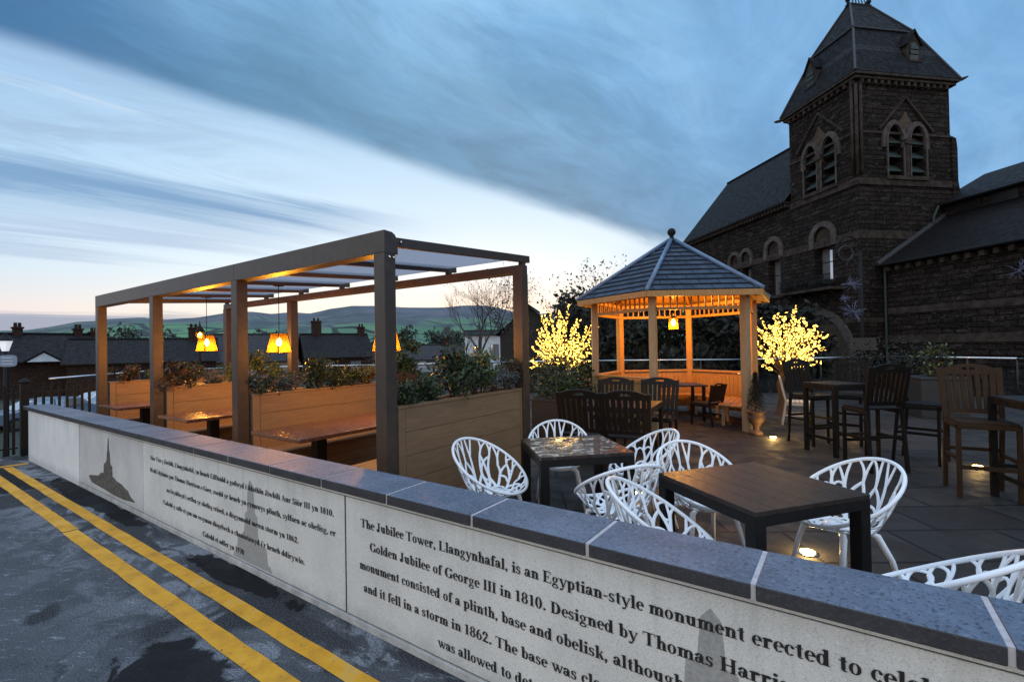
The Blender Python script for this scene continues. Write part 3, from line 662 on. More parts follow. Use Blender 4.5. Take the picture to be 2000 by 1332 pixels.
for o in wall.children_recursive:
    if o.name.startswith('lettering'):
        for vtx in o.data.vertices: vtx.co.x += 4

# ------------------------------------------------------------------ pergola
PX = [-3.34, -5.96, -8.50, -11.02]        # post centres along x
PYF, PYB = 2.84, 5.00
perg = thing('pergola', 'long brown metal pergola with translucent roof over the booths', 'pergola', (-7.2, 3.9, 0))
def pl(mb, name, mt, parent=perg, **k):
    mb.v = [(x+7.2, y-3.9, z) for x, y, z in mb.v]; return mb.build(name, mt, parent, **k)
for x in PX:
    pl(MB().box(x-.07, x+.07, PYF-.07, PYF+.06, 0, 2.50), 'post', 'metal_brown', bevel=.006)
    pl(MB().box(x-.07, x+.07, PYB-.07, PYB+.07, 0, 2.56), 'post', 'metal_brown', bevel=.006)
mb = MB(); prof = [(-.07, 0), (-.07, .20), (.02, .195), (.055, .175), (.075, .14), (.085, .09), (.085, 0)]
xs = [-3.265, -5.955, -11.09]
for a, b_ in ((xs[0], xs[1]+.003), (xs[1]-.003, xs[2])):
    mb = MB(); mb.prism([(PYF+u, 2.485+v) for u, v in prof], lambda u, v, dd: (dd, u, v), a, b_); pl(mb, 'gutter_beam', 'metal_brown', bevel=.004)
pl(MB().box(-11.09, -3.27, PYB-.06, PYB+.06, 2.56, 2.665), 'rear_beam', 'metal_brown', bevel=.004)
RAFT = [-3.31, -4.55, -5.77, -6.98, -8.20, -9.42, -10.63, -11.06]
for i, x in enumerate(RAFT):
    pl(MB().bar((x, PYF+.06, 2.60), (x, PYB+.14, 2.755), .055, .085), 'rafter', 'metal_brown', bevel=.003)
    pl(MB().box(x-.035, x+.035, PYB-.03, PYB+.03, 2.667, 2.70), 'rafter_bracket', 'metal_brown')
for i in range(len(RAFT)-1):
    mb = MB(); a, b_ = RAFT[i]-.03, RAFT[i+1]+.03
    mb.prism([(PYF+.09, 2.615), (PYB-.05, 2.742), (PYB-.05, 2.754), (PYF+.09, 2.627)], lambda u, v, dd: (dd, u, v), a, b_); pl(mb, 'roof_panel', 'roof_sheet')
for y_, z_ in ((PYF-.015, 2.455), (PYF+.035, 2.455), (PYF+.125, 2.605)):
    pl(MB().tube([(-3.268, y_, z_), (-3.258, y_, z_)], [.013, .010], 10), 'bolt', 'steel_bolt', smooth=True)

# planters between the booths
def planter(x1, label, z=1.13, y0=2.93, y1=4.98, hw=.30):
    p = thing('timber_planter', label, 'planter', (x1-hw/2, (y0+y1)/2, 0), 0, 'timber clad planters under the pergola')
    ox, oy = x1-hw/2, (y0+y1)/2
    def o(mb, name, mt, **k):
        mb.v = [(x-ox, y-oy, zz) for x, y, zz in mb.v]; return mb.build(name, mt, p, **k)
    nb = 5; hb = (z-.03)/nb
    mb = MB()
    for k in range(nb):
        a, b_ = .0+k*hb+.004, (k+1)*hb
        mb.box(x1-.024, x1, y0+.09, y1-.09, a, b_); mb.box(x1-hw, x1-hw+.024, y0+.09, y1-.09, a, b_)
        mb.box(x1-hw+.04, x1-.04, y0+.004, y0+.028, a, b_); mb.box(x1-hw+.04, x1-.04, y1-.028, y1-.004, a, b_)
    o(mb, 'board_cladding', 'composite_board', bevel=.003)
    for yy in (y0, y1-.085):
        o(MB().box(x1-.03, x1+.003, yy, yy+.085, 0, z-.03), 'corner_trim', 'composite_board', bevel=.003); o(MB().box(x1-hw-.003, x1-hw+.03, yy, yy+.085, 0, z-.03), 'corner_trim', 'composite_board', bevel=.003)
    mb = MB(); mb.box(x1-.055, x1+.008, y0-.006, y1+.006, z-.028, z); mb.box(x1-hw-.008, x1-hw+.055, y0-.006, y1+.006, z-.028, z)
    mb.box(x1-hw+.056, x1-.056, y0-.006, y0+.055, z-.028, z); mb.box(x1-hw+.056, x1-.056, y1-.055, y1+.006, z-.028, z)
    o(mb, 'cap_rail', 'composite_board', bevel=.004)
    o(MB().box(x1-hw+.026, x1-.026, y0+.03, y1-.03, .02, z-.06), 'soil_bed', 'soil')
    return p
planter(-3.30, 'weathered unlit timber planter right behind the white chairs')
planter(-5.86, 'timber planter lit amber behind the booth table nearest the open end')
planter(-8.40, 'amber timber planter behind the second booth table from the open end')
planter(-10.93, 'amber timber planter at the far end of the pergola by the fence')
# booth benches and tables
for i, (x0, x1, who) in enumerate(((-5.86, -3.76, 'nearest'), (-8.40, -6.32, 'middle'), (-10.93, -8.86, 'farthest'))):
    for k, (xa, xb, side) in enumerate(((x0, x0+.42, 'behind'), (x1-.42, x1, 'in front of'))):
        b_ = thing('booth_bench', ['slatted timber bench %s the %s booth table' % (side, who)][0], 'bench', ((xa+xb)/2, 3.95, 0), 0, 'benches in the pergola booths')
        mb = MB()
        for q in range(4): mb.box(-.205+q*.104, -.205+q*.104+.096, -.98, .98, .43, .46)
        mb.build('seat', 'composite_board', b_, bevel=.003)
        mb = MB()
        for q in range(3): mb.box(.15 if k == 0 else -.17, .17 if k == 0 else -.15, -.96, .96, .03+q*.132, .03+q*.132+.128)
        mb.build('front_board', 'composite_board', b_, bevel=.003)
        for yy in (-.9, .86): MB().box(-.14, .14, yy, yy+.04, 0, .428).build('bench_support', 'iron_black', b_)
    cx = (x0+x1)/2
    t_ = thing('booth_table', ['dark red booth table nearest the open end of the pergola', 'dark red booth table between the two middle amber planters', 'dark red booth table at the far end of the pergola'][i], 'table', (cx, 3.75, 0), 0, 'booth tables in the pergola')
    MB().box(-.50, .44, -1.12, .95, .735, .775).build('table_top', 'booth_table', t_, bevel=.006)
    for yy in (-.62, .55):
        MB().box(-.07, .05, yy-.06, yy+.06, .03, .735).build('pedestal', 'iron_black', t_, bevel=.004)
        MB().box(-.28, .26, yy-.20, yy+.20, 0, .03).build('foot', 'iron_black', t_, bevel=.004)

# pendant lanterns
def lantern(label, pos, top, k=1., watts=30, group='pendant lanterns under the pergola', glass=True):
    x, y, z = pos
    L = thing('pendant_lantern', label, 'lantern', pos, rad(12), group)
    a, b_, h = .075*k, .115*k, .135*k
    mb = MB(); pts = []; t0, b0 = [], []
    for i in range(4):
        q = math.pi/4+i*math.pi/2; r2 = math.sqrt(2)
        t0.append((a*r2*math.cos(q), a*r2*math.sin(q), h)); b0.append((b_*r2*math.cos(q), b_*r2*math.sin(q), -h))
    for i in range(4):
        mb.tube([t0[i], b0[i]], .006*k, 6); mb.tube([t0[i], t0[(i+1) % 4]], .006*k, 6); mb.tube([b0[i], b0[(i+1) % 4]], .006*k, 6)
    mb.box(-a*.98, a*.98, -a*.98, a*.98, h-.002, h+.006); mb.build('frame', 'iron_black', L)
    mb = MB()
    for i in range(4):
        j = (i+1) % 4; mb.face([Vector(p)*.97 for p in (b0[i], b0[j], t0[j], t0[i])])
    mb.build('glass', 'lantern_glass', L)
    mb = MB(); mb.lathe([(.004, .075), (.018, .06), (.034, .03), (.036, 0), (.025, -.03), (.006, -.042)], 14); mb.v = [(p[0]*k, p[1]*k, p[2]*k) for p in mb.v]
    bl = mb.build('bulb', 'bulb', L, smooth=True); bl.visible_shadow = True
    MB().tube([(0, 0, .075*k), (0, 0, h)], .018*k, 8).build('lamp_holder', 'iron_black', L)
    mb = MB(); zz = h+.006
    while zz < top-z-.05:
        mb.tube([(0, 0, zz), (.006, 0, zz+.02), (-.006, .004, zz+.04)], .0045, 5, caps=False); zz += .038
    mb.tube([(0, 0, h), (0, 0, top-z)], .004, 5); mb.build('chain', 'iron_black', L)
    MB().lathe([(.07*k, -.025), (.075*k, -.012), (.07*k, 0)], 16, (0, 0, top-z)).build('ceiling_rose', 'iron_black', L, smooth=True)
    for q, off in enumerate(((0, 0, -.09*k),)):
        ld = bpy.data.lights.new('lantern_light', 'POINT'); ld.energy = watts*3.4; ld.color = (1, .45, .07); ld.shadow_soft_size = .04
        lo = bpy.data.objects.new('lantern_light', ld); COL.objects.link(lo); lo.parent = L; lo.location = off
    return L
lantern('square glass lantern half hidden by the post at the open end', (-4.64, 3.95, 1.76), 2.655, 1.08, 26)
lantern('big square glass lantern over the middle booth table', (-7.09, 3.95, 1.76), 2.655, 1.08, 42)
lantern('square glass lantern over the farthest booth table', (-9.52, 3.95, 1.80), 2.655, 1.08, 42)
# lamp on a pole just past the far end of the pergola
lp = thing('garden_lamp', 'small glowing conical lamp on a thin post past the far end of the pergola', 'lamp', (-12.3, 4.96, 0))
MB().tube([(0, 0, 0), (0, 0, 2.0)], [.03, .02], 10).build('post', 'iron_black', lp)
MB().lathe([(.10, 2.10), (.105, 2.12), (.03, 2.24), (.012, 2.30), (.01, 2.36)], 18).build('lamp_cap', 'iron_black', lp, smooth=True)
MB().lathe([(.055, 1.94), (.095, 2.10)], 18).build('lamp_shade', 'lantern_glass', lp)
MB().lathe([(.012, 1.96), (.04, 2.0), (.04, 2.05), (.012, 2.09)], 14).build('bulb', 'bulb', lp, smooth=True)

# ------------------------------------------------------------------ gazebo
GC, GR, GT = Vector((-3.03, 10.47, 0)), 1.70, rad(-26.19)
gz_ = thing('gazebo', 'hexagonal pine gazebo with blue slate roof and ball finial', 'gazebo', GC)
def hexp(i, r, z): a = GT-i*math.pi/3; return Vector((r*math.cos(a), r*math.sin(a), z))
# order clockwise: 0 right front, 1 front, 2 left, 3 back left, 4 back, 5 right back
for i in range(6):
    p = hexp(i, GR, 0); a = math.atan2(p.y, p.x); mtx = Matrix.Translation(p) @ Matrix.Rotation(a, 4, 'Z')
    mb = MB(); mb.box(-.065, .065, -.065, .065, 0, 2.58, mtx); mb.build('post', 'gazebo_weathered' if i in (0, 1, 2) else 'gazebo_pine', gz_, bevel=.008)
for i in range(6):
    a, b_ = hexp(i, GR, 0), hexp(i+1, GR, 0); u = (b_-a).normalized(); nrm = Vector((u.y, -u.x, 0)); a2, b2 = a+u*.075, b_-u*.075; L = (b2-a2).length
    if nrm.dot(a) < 0: nrm = -nrm
    def at(t, z, off=0): return a2+u*t+nrm*off+Vector((0, 0, z))
    fr = MB()
    fr.bar(at(0, 2.56), at(L, 2.56), .07, .07); fr.bar(at(0, 2.30), at(L, 2.30), .06, .055)
    k = 12
    for q in range(1, k): fr.bar(at(L*q/k, 2.327), at(L*q/k, 2.526), .022, .03, nrm)
    fr.build('spindle_frieze', 'gazebo_pine', gz_)
    if i != 0:
        pb = MB(); nb = 15
        for q in range(nb):
            t0, t1 = L*q/nb+.003, L*(q+1)/nb-.003
            pb.bar(at((t0+t1)/2, .17), at((t0+t1)/2, .93), t1-t0, .02, nrm)
        pb.build('boarded_panel', 'gazebo_pine', gz_)
        for z_, o_, w_, h_ in ((.99, 0, .10, .045), (.925, .012, .035, .05), (.16, .012, .035, .09)): MB().bar(at(0, z_, o_), at(L, z_, o_), w_, h_).build('panel_rail', 'gazebo_pine', gz_, bevel=.004)
        if i != 5 or True:
            se = MB(); c0, c1 = hexp(i, GR-.12, .45), hexp(i+1, GR-.12, .45); d0, d1 = hexp(i, GR-.62, .45), hexp(i+1, GR-.62, .45)
            for q in range(4):
                f0, f1 = q/4+.01, (q+1)/4-.01
                e0, e1, g0, g1 = c0.lerp(d0, f0), c1.lerp(d1, f0), c0.lerp(d0, f1), c1.lerp(d1, f1); dz = Vector((0, 0, -.03))
                se.raw([e0, e1, g1, g0, e0+dz, e1+dz, g1+dz, g0+dz], [(0, 1, 2, 3), (7, 6, 5, 4), (0, 4, 5, 1), (1, 5, 6, 2), (2, 6, 7, 3), (3, 7, 4, 0)])
            se.build('bench_seat', 'gazebo_pine', gz_, bevel=.003)
            q0, q1 = hexp(i, GR-.55, 0), hexp(i+1, GR-.55, 0)
            for f in (.25, .75): qq = q0.lerp(q1, f); MB().box(qq.x-.03, qq.x+.03, qq.y-.03, qq.y+.03, 0, .418).build('bench_leg', 'gazebo_weathered', gz_)
RE, ZE, ZA = 2.06, 2.595, 3.86
for i in range(6):
    rows = 11; mb = MB(); fw = (hexp(i, RE, 0)-hexp(i+1, RE, 0)).length
    slope = math.hypot(RE*math.cos(math.pi/6), ZA-ZE)
    for k in range(rows):
        f0, f1 = k/rows, min(1, (k+1.12)/rows)
        r0, r1 = RE*(1-f0), RE*(1-f1); z0, z1 = ZE+(ZA-ZE)*f0+.034, ZE+(ZA-ZE)*f1+.004
        p0, p1, p2, p3 = hexp(i, r0, z0), hexp(i+1, r0, z0), hexp(i+1, r1, z1), hexp(i, r1, z1)
        w0, w1 = fw*(1-f0)/2, fw*(1-f1)/2; sh = i*.37; v0 = k*.2
        mb.face([p1, p0, p3, p2], [(-w0+sh, v0), (w0+sh, v0), (w1+sh, v0+.222), (-w1+sh, v0+.222)])
        dz = Vector((0, 0, -.032)); mb.face([p0, p1, p1+dz, p0+dz], [(0, .2), (.1, .2), (.1, .2), (0, .2)])
    mb.build('slate_roof', 'gazebo_slate', gz_)
    un = MB(); un.face([hexp(i, RE-.02, ZE-.03), hexp(i+1, RE-.02, ZE-.03), hexp(i+1, .02, ZA-.04), hexp(i, .02, ZA-.04)]); un.build('roof_lining', 'gazebo_pine', gz_)
    hp = MB(); hp.tube([hexp(i, RE+.015, ZE+.028), hexp(i, .06, ZA+.028)], .042, 8); hp.build('hip_roll', 'lead_grey', gz_, smooth=True)
    rf = MB(); rf.bar(hexp(i, RE-.1, ZE-.075), hexp(i, .06, ZA-.10), .045, .09); rf.build('rafter', 'gazebo_pine', gz_)
    a, b_ = hexp(i, RE, ZE-.042), hexp(i+1, RE, ZE-.042); fs = MB(); fs.bar(a, b_, .022, .105); fs.build('fascia', 'gazebo_pine', gz_)
    a, b_, c_, d_ = hexp(i, RE-.02, ZE-.085), hexp(i+1, RE-.02, ZE-.085), hexp(i+1, GR+.02, ZE-.045), hexp(i, GR+.02, ZE-.045)
    sf = MB(); sf.face([a, b_, c_, d_]); sf.build('soffit', 'gazebo_pine', gz_)
MB().lathe([(.10, 3.84), (.105, 3.89), (.06, 3.92), (.04, 3.96), (.05, 3.985), (.078, 4.02), (.09, 4.06), (.08, 4.10), (.05, 4.135), (.01, 4.15)], 20).build('ball_finial', 'iron_black', gz_, smooth=True)
gl = thing('hanging_lantern', 'round glass lantern hanging inside the gazebo', 'lantern', (GC.x, GC.y, 2.08))
MB().lathe([(.095, -.13), (.10, -.12), (.10, .08), (.07, .13)], 20).build('glass', 'lantern_glass', gl)
MB().lathe([(.105, -.145), (.105, -.125)], 20).build('frame', 'iron_black', gl); MB().lathe([(.075, .125), (.03, .17), (.01, .22)], 16).build('cap', 'iron_black', gl, smooth=True)
MB().lathe([(.012, -.05), (.045, -.01), (.05, .03), (.03, .07), (.01, .1)], 16).build('bulb', 'bulb', gl, smooth=True)
MB().tube([(0, 0, .2), (0, 0, 1.70)], .006, 6).build('chain', 'iron_black', gl)
for z_, e_ in ((-.09, 190), (.55, 150)):
    ld = bpy.data.lights.new('lantern_light', 'POINT'); ld.energy = e_; ld.color = (1, .46, .075); ld.shadow_soft_size = .06
    lo = bpy.data.objects.new('lantern_light', ld); COL.objects.link(lo); lo.parent = gl; lo.location = (0.0 if z_ < 0 else .02, .02, z_)
gt = thing('gazebo_table', 'dark table inside the gazebo by the bench', 'table', (-3.15, 10.75, 0), rad(34))
MB().box(-.62, .62, -.40, .40, .715, .75).build('table_top', 'dark_table', gt, bevel=.005)
for sx in (-1, 1):
    for sy in (-1, 1): MB().box(sx*.55-.03, sx*.55+.03, sy*.33-.03, sy*.33+.03, 0, .715).build('leg', 'table_leg', gt)

# ------------------------------------------------------------------ white branching shell chairs
def white_chair(label):
    rng = random.Random(11)
    c = thing('white_chair', label, 'chair', (0, 0, 0), 0, 'white branch pattern shell chairs')
    ctr = Vector((0, .03, .43))
    def rim(u):     # u = 0 at the back
        q = .5+.5*math.cos(u)
        return Vector((.315*math.sin(u), -.015-.315*math.cos(u), .455+.375*q**1.06))
    def P(u, v):
        r = rim(u); q = .5+.5*math.cos(u); gq = v**.72 if q > .5 else v**.85
        wz = max(0, (v-.42)/.58); wz = wz**1.25
        p = ctr.lerp(r, v); k = ctr + (r-ctr)*gq
        return Vector((k.x, k.y, ctr.z+(r.z-ctr.z)*wz - .02*math.sin(math.pi*min(1, v*1.1))))
    mb = MB()
    mb.ring([rim(2*math.pi*k/64) for k in range(64)], .0125, 8)
    def strip(path, w0, w1):
        pts = []
        n = 7
        for k in range(n+1):
            f = k/n
            if len(path) == 3:   # quadratic through mid control
                u = (1-f)**2*path[0][0]+2*f*(1-f)*path[1][0]+f*f*path[2][0]; v = (1-f)**2*path[0][1]+2*f*(1-f)*path[1][1]+f*f*path[2][1]
            else: u = path[0][0]+(path[1][0]-path[0][0])*f; v = path[0][1]+(path[1][1]-path[0][1])*f
            pts.append((u, v))
        i0 = len(mb.v)
        for k, (u, v) in enumerate(pts):
            p = P(u, v); e = 1e-3
            nn = (P(u+e, v)-p).cross(P(u, min(1, v+e))-P(u, min(1, v+e)-e)); nn = nn.normalized() if nn.length > 1e-12 else Vector((0, 0, 1))
            a = P(*pts[min(k+1, n)])-P(*pts[max(0, k-1)]); t = a.normalized(); s_ = t.cross(nn).normalized()
            wd = (w0+(w1-w0)*k/n)/2; hh = .0055
            for j in range(8):
                an = 2*math.pi*j/8; mb.v.append(tuple(p+s_*(math.cos(an)*wd)+nn*(math.sin(an)*hh)))
        for k in range(n):
            for j in range(8):
                a = i0+k*8+j; b = i0+k*8+(j+1) % 8; mb.f.append((a, b, b+8, a+8)); mb.uv.append(None)
    lv = [(.17, 9), (.40, 12), (.60, 16), (.80, 20), (1.0, 30)]
    nodes = []
    for v, n in lv:
        off = rng.random()
        row = sorted(((k+off+rng.uniform(-.22, .22))*2*math.pi/n) % (2*math.pi) for k in range(n))
        nodes.append([(u, v if v == 1 else v+rng.uniform(-.05, .05)) for u in row])
    def near(u, row, k):
        dd = sorted(((( u-q[0]+math.pi) % (2*math.pi)-math.pi), q) for q in row)
        dd.sort(key=lambda z: abs(z[0])); return [(u-x, q[1]) for x, q in dd[:k]]
    for u, v in nodes[0]: strip([(u, .0), (u+rng.uniform(-.2, .2), v*.5), (u, v)],   .042, .036)
    wd = [.036, .031, .026, .021, .0165]
    for li in range(len(lv)-1):
        seen = {}
        for u, v in nodes[li]:
            for q in near(u, nodes[li+1], 2):
                strip([(u, v), (u+rng.uniform(-.10, .10)+(q[0]-u)*.15, (v+q[1])/2), q], wd[li], wd[li+1]); seen[round(q[0] % 6.2832, 3)] = 1
        for q in nodes[li+1]:
            if round(q[0] % 6.2832, 3) not in seen:
                u2, v2 = near(q[0], nodes[li], 1)[0]; strip([(u2, v2), ((u2+q[0])/2+rng.uniform(-.08, .08), (v2+q[1])/2), q], wd[li], wd[li+1])
    for li in (1, 2, 3):                                      # rungs that close the leaf shaped cells
        row = sorted(nodes[li]); 
        for k in range(0, len(row)):
            if rng.random() < (.55, .5, .4)[li-1]:
                a_, b_ = row[k], row[(k+1) % len(row)]; ub = b_[0] if b_[0] > a_[0] else b_[0]+2*math.pi
                if ub-a_[0] < .8: strip([a_, ((a_[0]+ub)/2, (a_[1]+b_[1])/2+rng.choice((-.09, .09))), (ub, b_[1])], wd[li]*.8, wd[li]*.8)
    mb.build('shell', 'chair_white', c, smooth=True)
    MB().lathe([(.09, .395), (.10, .405), (.095, .425), (.03, .430)], 20, (0, .03, 0)).build('seat_boss', 'chair_white', c, smooth=True)
    for sx in (-1, 1):
        for y0, y1 in ((.14, .23), (-.10, -.22)):
            MB().tube([(sx*.10, .03+(y0-.03)*.6, .412), (sx*.165, y0+.01, .395), (sx*.195, y0+(y1-y0)*.5, .25), (sx*.235, y1, 0)], [.016, .021, .0165, .012], 10).build('leg', 'chair_white', c, smooth=True)
    return c
WCH = [  # x, y, facing, label
 (-2.50, 3.25, (1, .0), 'white lattice chair in front of the weathered timber planter, seen side on'),
 (-2.43, 4.30, (.55, -.83), 'white lattice chair behind the wet table, its back against the dark seating'),
 (-1.58, 4.36, (-.72, -.69), 'white lattice chair at the gazebo side of the wet table, turned left'),
 (-1.40, 3.34, (-.78, .62), 'white lattice chair in front of the wet table with its back to the wall'),
 (-.88, 2.80, (.95, .30), 'white lattice chair pushed close to the coping between the two square tables'),
 (-.93, 3.86, (.70, -.71), 'white lattice chair at the left of the nearer dry table, seat under its edge'),
 (-.03, 3.90, (-.74, -.67), 'white lattice chair behind the right corner of the nearer dry table'),
 (.285, 2.73, (-.87, .46), 'white lattice chair cut by the frame just over the coping'),
]
wc0 = None
for x, y, dd, lb in WCH:
    if wc0 is None: wc0 = white_chair(lb); o = wc0; o.location = (x, y, 0); o.rotation_euler.z = face_dir(*dd)
    else: o = dup(wc0, (x, y, 0), face_dir(*dd), lb)

# square patio tables
def square_table(label, x, y, rz, sz, top_mat='dark_table', h=.75, lw=.075, name='patio_table', group='square dark patio tables', leg_mat='table_leg'):
    t_ = thing(name, label, 'table', (x, y, 0), rz, group); q = sz/2
    mb = MB(); n = 6
    for k in range(n): mb.box(-q+sz*k/n+.0008, -q+sz*(k+1)/n-.0008, -q, q, h-.028, h)
    mb.build('table_top', top_mat, t_, bevel=.002)
    mb = MB()
    for s_ in (-1, 1):
        mb.box(-q+lw, q-lw, s_*(q-.012)-.011, s_*(q-.012)+.011, h-.085, h-.029); mb.box(s_*(q-.012)-.011, s_*(q-.012)+.011, -q+lw, q-lw, h-.085, h-.029)
    mb.build('apron', leg_mat, t_)
    for sx in (-1, 1):
        for sy in (-1, 1):
            MB().box(min(sx*q, sx*(q-lw)), max(sx*q, sx*(q-lw)), min(sy*q, sy*(q-lw)), max(sy*q, sy*(q-lw)), 0, h-.029).build('leg', leg_mat, t_, bevel=.004)
    return t_
t1 = square_table('square dark wooden table with wet shining top beside the weathered planter', -2.03, 3.86, rad(45), .81)
t2 = square_table('square dark wooden table with dry grained top, nearer the coping', -.49, 3.40, rad(53), .85)
m = M['dark_table'].copy(); m.name = 'wet_table'; M['wet_table'] = m; t, b = base_of(m)
ob = t.new('ShaderNodeTexCoord').outputs['Object']
wet = t.smooth(t.noise(t.mapping(ob, scale=(1.6, 2.6, 1), rot=(0, 0, rad(-45))), 4.5, 6, .65, 1.2), .48, .60)
t.put(b.inputs['Coat Weight'], wet); b.inputs['Coat IOR'].default_value = 1.6; b.inputs['Coat Roughness'].default_value = .03
[o for o in t1.children if o.name.startswith('table_top')][0].data.materials[0] = m

# ------------------------------------------------------------------ teak slat chairs and tall stools
def teak_chair(name, label, cat, mt, seat_h, back_h, wd=.52, group=None, rest=False):
    c = thing(name, label, cat, (0, 0, 0), 0, group); q = wd/2
    sd = .22
    mb = MB(); n = 6
    for k in range(n): mb.box(-q+.02, q-.02, -sd+.02+.44*k/n, -sd+.02+.44*(k+1)/n-.012, seat_h-.022, seat_h)
    mb.box(-q+.01, q-.01, sd-.0, sd+.022, seat_h-.07, seat_h-.024); mb.box(-q, -q+.025, -sd, sd, seat_h-.07, seat_h-.024); mb.box(q-.025, q, -sd, sd, seat_h-.07, seat_h-.024)
    mb.build('seat', mt, c, bevel=.003)
    H = back_h-seat_h; tilt = Matrix.Translation((0, -sd, seat_h)) @ Matrix.Rotation(rad(12), 4, 'X')
    mb = MB()
    def bb(x0, x1, z0, z1, th=.022): mb.box(x0, x1, -th/2, th/2, z0, z1, tilt)
    fl = 1.08
    for s_ in (-1, 1):      # stiles lean outwards a little
        mb.raw([tilt @ Vector(p) for p in ((s_*q, -.016, -.05), (s_*(q-.045), -.016, -.05), (s_*(q-.045)*fl, -.016, H*.93), (s_*q*fl, -.016, H*.93), (s_*q, .016, -.05), (s_*(q-.045), .016, -.05), (s_*(q-.045)*fl, .016, H*.93), (s_*q*fl, .016, H*.93))],
               [(0, 1, 2, 3), (7, 6, 5, 4), (0, 4, 5, 1), (1, 5, 6, 2), (2, 6, 7, 3), (3, 7, 4, 0)])
    bb(-q+.045, q-.045, .04, .09)
    zt = H*.80
    N = 7; qq = q-.045
    for k in range(N):
        x0 = -qq+2*qq*k/N+.011; x1 = -qq+2*qq*(k+1)/N-.011
        mb.raw([tilt @ Vector(p) for p in ((x0, -.009, .09), (x1, -.009, .09), (x1*fl, -.009, zt), (x0*fl, -.009, zt), (x0, .009, .09), (x1, .009, .09), (x1*fl, .009, zt), (x0*fl, .009, zt))],
               [(0, 1, 2, 3), (7, 6, 5, 4), (0, 4, 5, 1), (1, 5, 6, 2), (2, 6, 7, 3), (3, 7, 4, 0)])
    # arched top rail with a hand slot
    nseg = 16; xr = qq*fl+.001
    zs0, zs1 = zt+(H-zt)*.42, zt+(H-zt)*.68
    for k in range(nseg):
        xa, xb = -xr+2*xr*k/nseg, -xr+2*xr*(k+1)/nseg
        za = H-.055*(2*abs(xa)/(2*xr))**2.2; zb = H-.055*(2*abs(xb)/(2*xr))**2.2
        def blk(z0a, z0b, z1a, z1b):
            mb.raw([tilt @ Vector(p) for p in ((xa, -.013, z0a), (xb, -.013, z0b), (xb, -.013, z1b), (xa, -.013, z1a), (xa, .013, z0a), (xb, .013, z0b), (xb, .013, z1b), (xa, .013, z1a))],
                   [(0, 1, 2, 3), (7, 6, 5, 4), (0, 4, 5, 1), (1, 5, 6, 2), (2, 6, 7, 3), (3, 7, 4, 0)])
        if abs((xa+xb)/2) < .06: blk(zt, zt, zs0, zs0); blk(zs1, zs1, za, zb)
        else: blk(zt, zt, za, zb)
    mb.build('backrest', mt, c)
    for s_ in (-1, 1):
        MB().box(s_*q-(.0 if s_ < 0 else .04), s_*q+(.04 if s_ < 0 else 0), sd-.035, sd, 0, seat_h-.022).build('leg', mt, c, bevel=.003)
        MB().bar((s_*(q-.02), -sd, seat_h-.03), (s_*(q-.02), -sd-.07, 0), .04, .035, (0, 1, 0)).build('leg', mt, c, bevel=.003)
    if rest:
        mb = MB(); mb.box(-q+.04, q-.04, sd-.03, sd-.006, .30, .34); mb.build('footrest', mt, c)
        mb = MB()
        for s_ in (-1, 1): mb.box(s_*(q-.02)-.011, s_*(q-.02)+.011, -sd-.04, sd-.035, .38, .415)
        mb.box(-q+.04, q-.04, -sd-.055, -sd-.03, .42, .455); mb.build('stretcher', mt, c)
    else:
        mb = MB()
        for s_ in (-1, 1): mb.box(s_*(q-.02)-.01, s_*(q-.02)+.01, -sd-.03, sd-.035, .18, .21)
        mb.build('stretcher', mt, c)
    return c
TA = rad(8)
tk0 = teak_chair('teak_chair', 'dark slatted chair beside the shrub tub, back to the viewer', 'chair', 'dark_teak', .45, 1.08, .60, 'dark slatted garden chairs')
tk0.location = (-2.95, 6.02, 0); tk0.rotation_euler.z = TA
dup(tk0, (-2.35, 6.12, 0), TA, 'dark slatted chair with its back to the viewer in front of the small table')
dup(tk0, (-3.32, 7.72, 0), TA+math.pi, 'dark slatted chair facing the viewer, partly behind two chair backs')
dup(tk0, (-2.62, 7.93, 0), TA+math.pi-.06, 'dark slatted chair facing the viewer below the gazebo front post')
square_table('small dark table between four dark slatted chairs before the gazebo', -2.80, 6.98, TA, 1.0, 'dark_teak', .75, .06, 'garden_table', None, 'dark_teak')
gc = teak_chair('gazebo_chair', 'slim dark chair drawn up to the table in the gazebo', 'chair', 'dark_teak', .45, .86, .44)
gc.location = (-2.33, 10.22, 0); gc.rotation_euler.z = face_dir(-1, .45)

# tall tables and stools on the right
def tall_table(label, x, y, rz, sz, h=1.03):
    t_ = square_table(label, x, y, rz, sz, 'dark_teak', h, .055, 'tall_table', 'tall dark bar tables', 'stool_wood'); q = sz/2
    mb = MB()
    for s_ in (-1, 1): mb.box(-q+.05, q-.05, s_*(q-.03)-.012, s_*(q-.03)+.012, .30, .34); mb.box(s_*(q-.03)-.012, s_*(q-.03)+.012, -q+.05, q-.05, .22, .26)
    mb.build('footrest', 'stool_wood', t_); return t_
tall_table('tall dark table beside the glowing tree, stools on each side', -.13, 8.52, rad(45), .58)
tall_table('tall dark table cut by the right edge of the frame', 1.80, 6.66, rad(14), .95, 1.05)
bs0 = teak_chair('bar_stool', 'tall dark slatted stool at the tree side of the tall table', 'stool', 'stool_wood', .79, 1.37, .48, 'tall dark slatted bar stools', True)
bs0.location = (-.44, 9.12, 0); bs0.rotation_euler.z = face_dir(.75, -.65)
dup(bs0, (.02, 9.42, 0), face_dir(-.25, -1), 'tall dark slatted stool on the far side of the tall table')
dup(bs0, (.27, 7.78, 0), face_dir(-.55, .85), 'tall dark slatted stool with its back to the viewer beside the tall table')
dup(bs0, (.86, 8.5, 0), face_dir(.9, -.3), 'tall dark slatted stool in deep shade below the potted shrub')
dup(bs0, (2.02, 7.8, 0), face_dir(-.35, -.95), 'tall dark slatted stool behind the table at the frame edge')
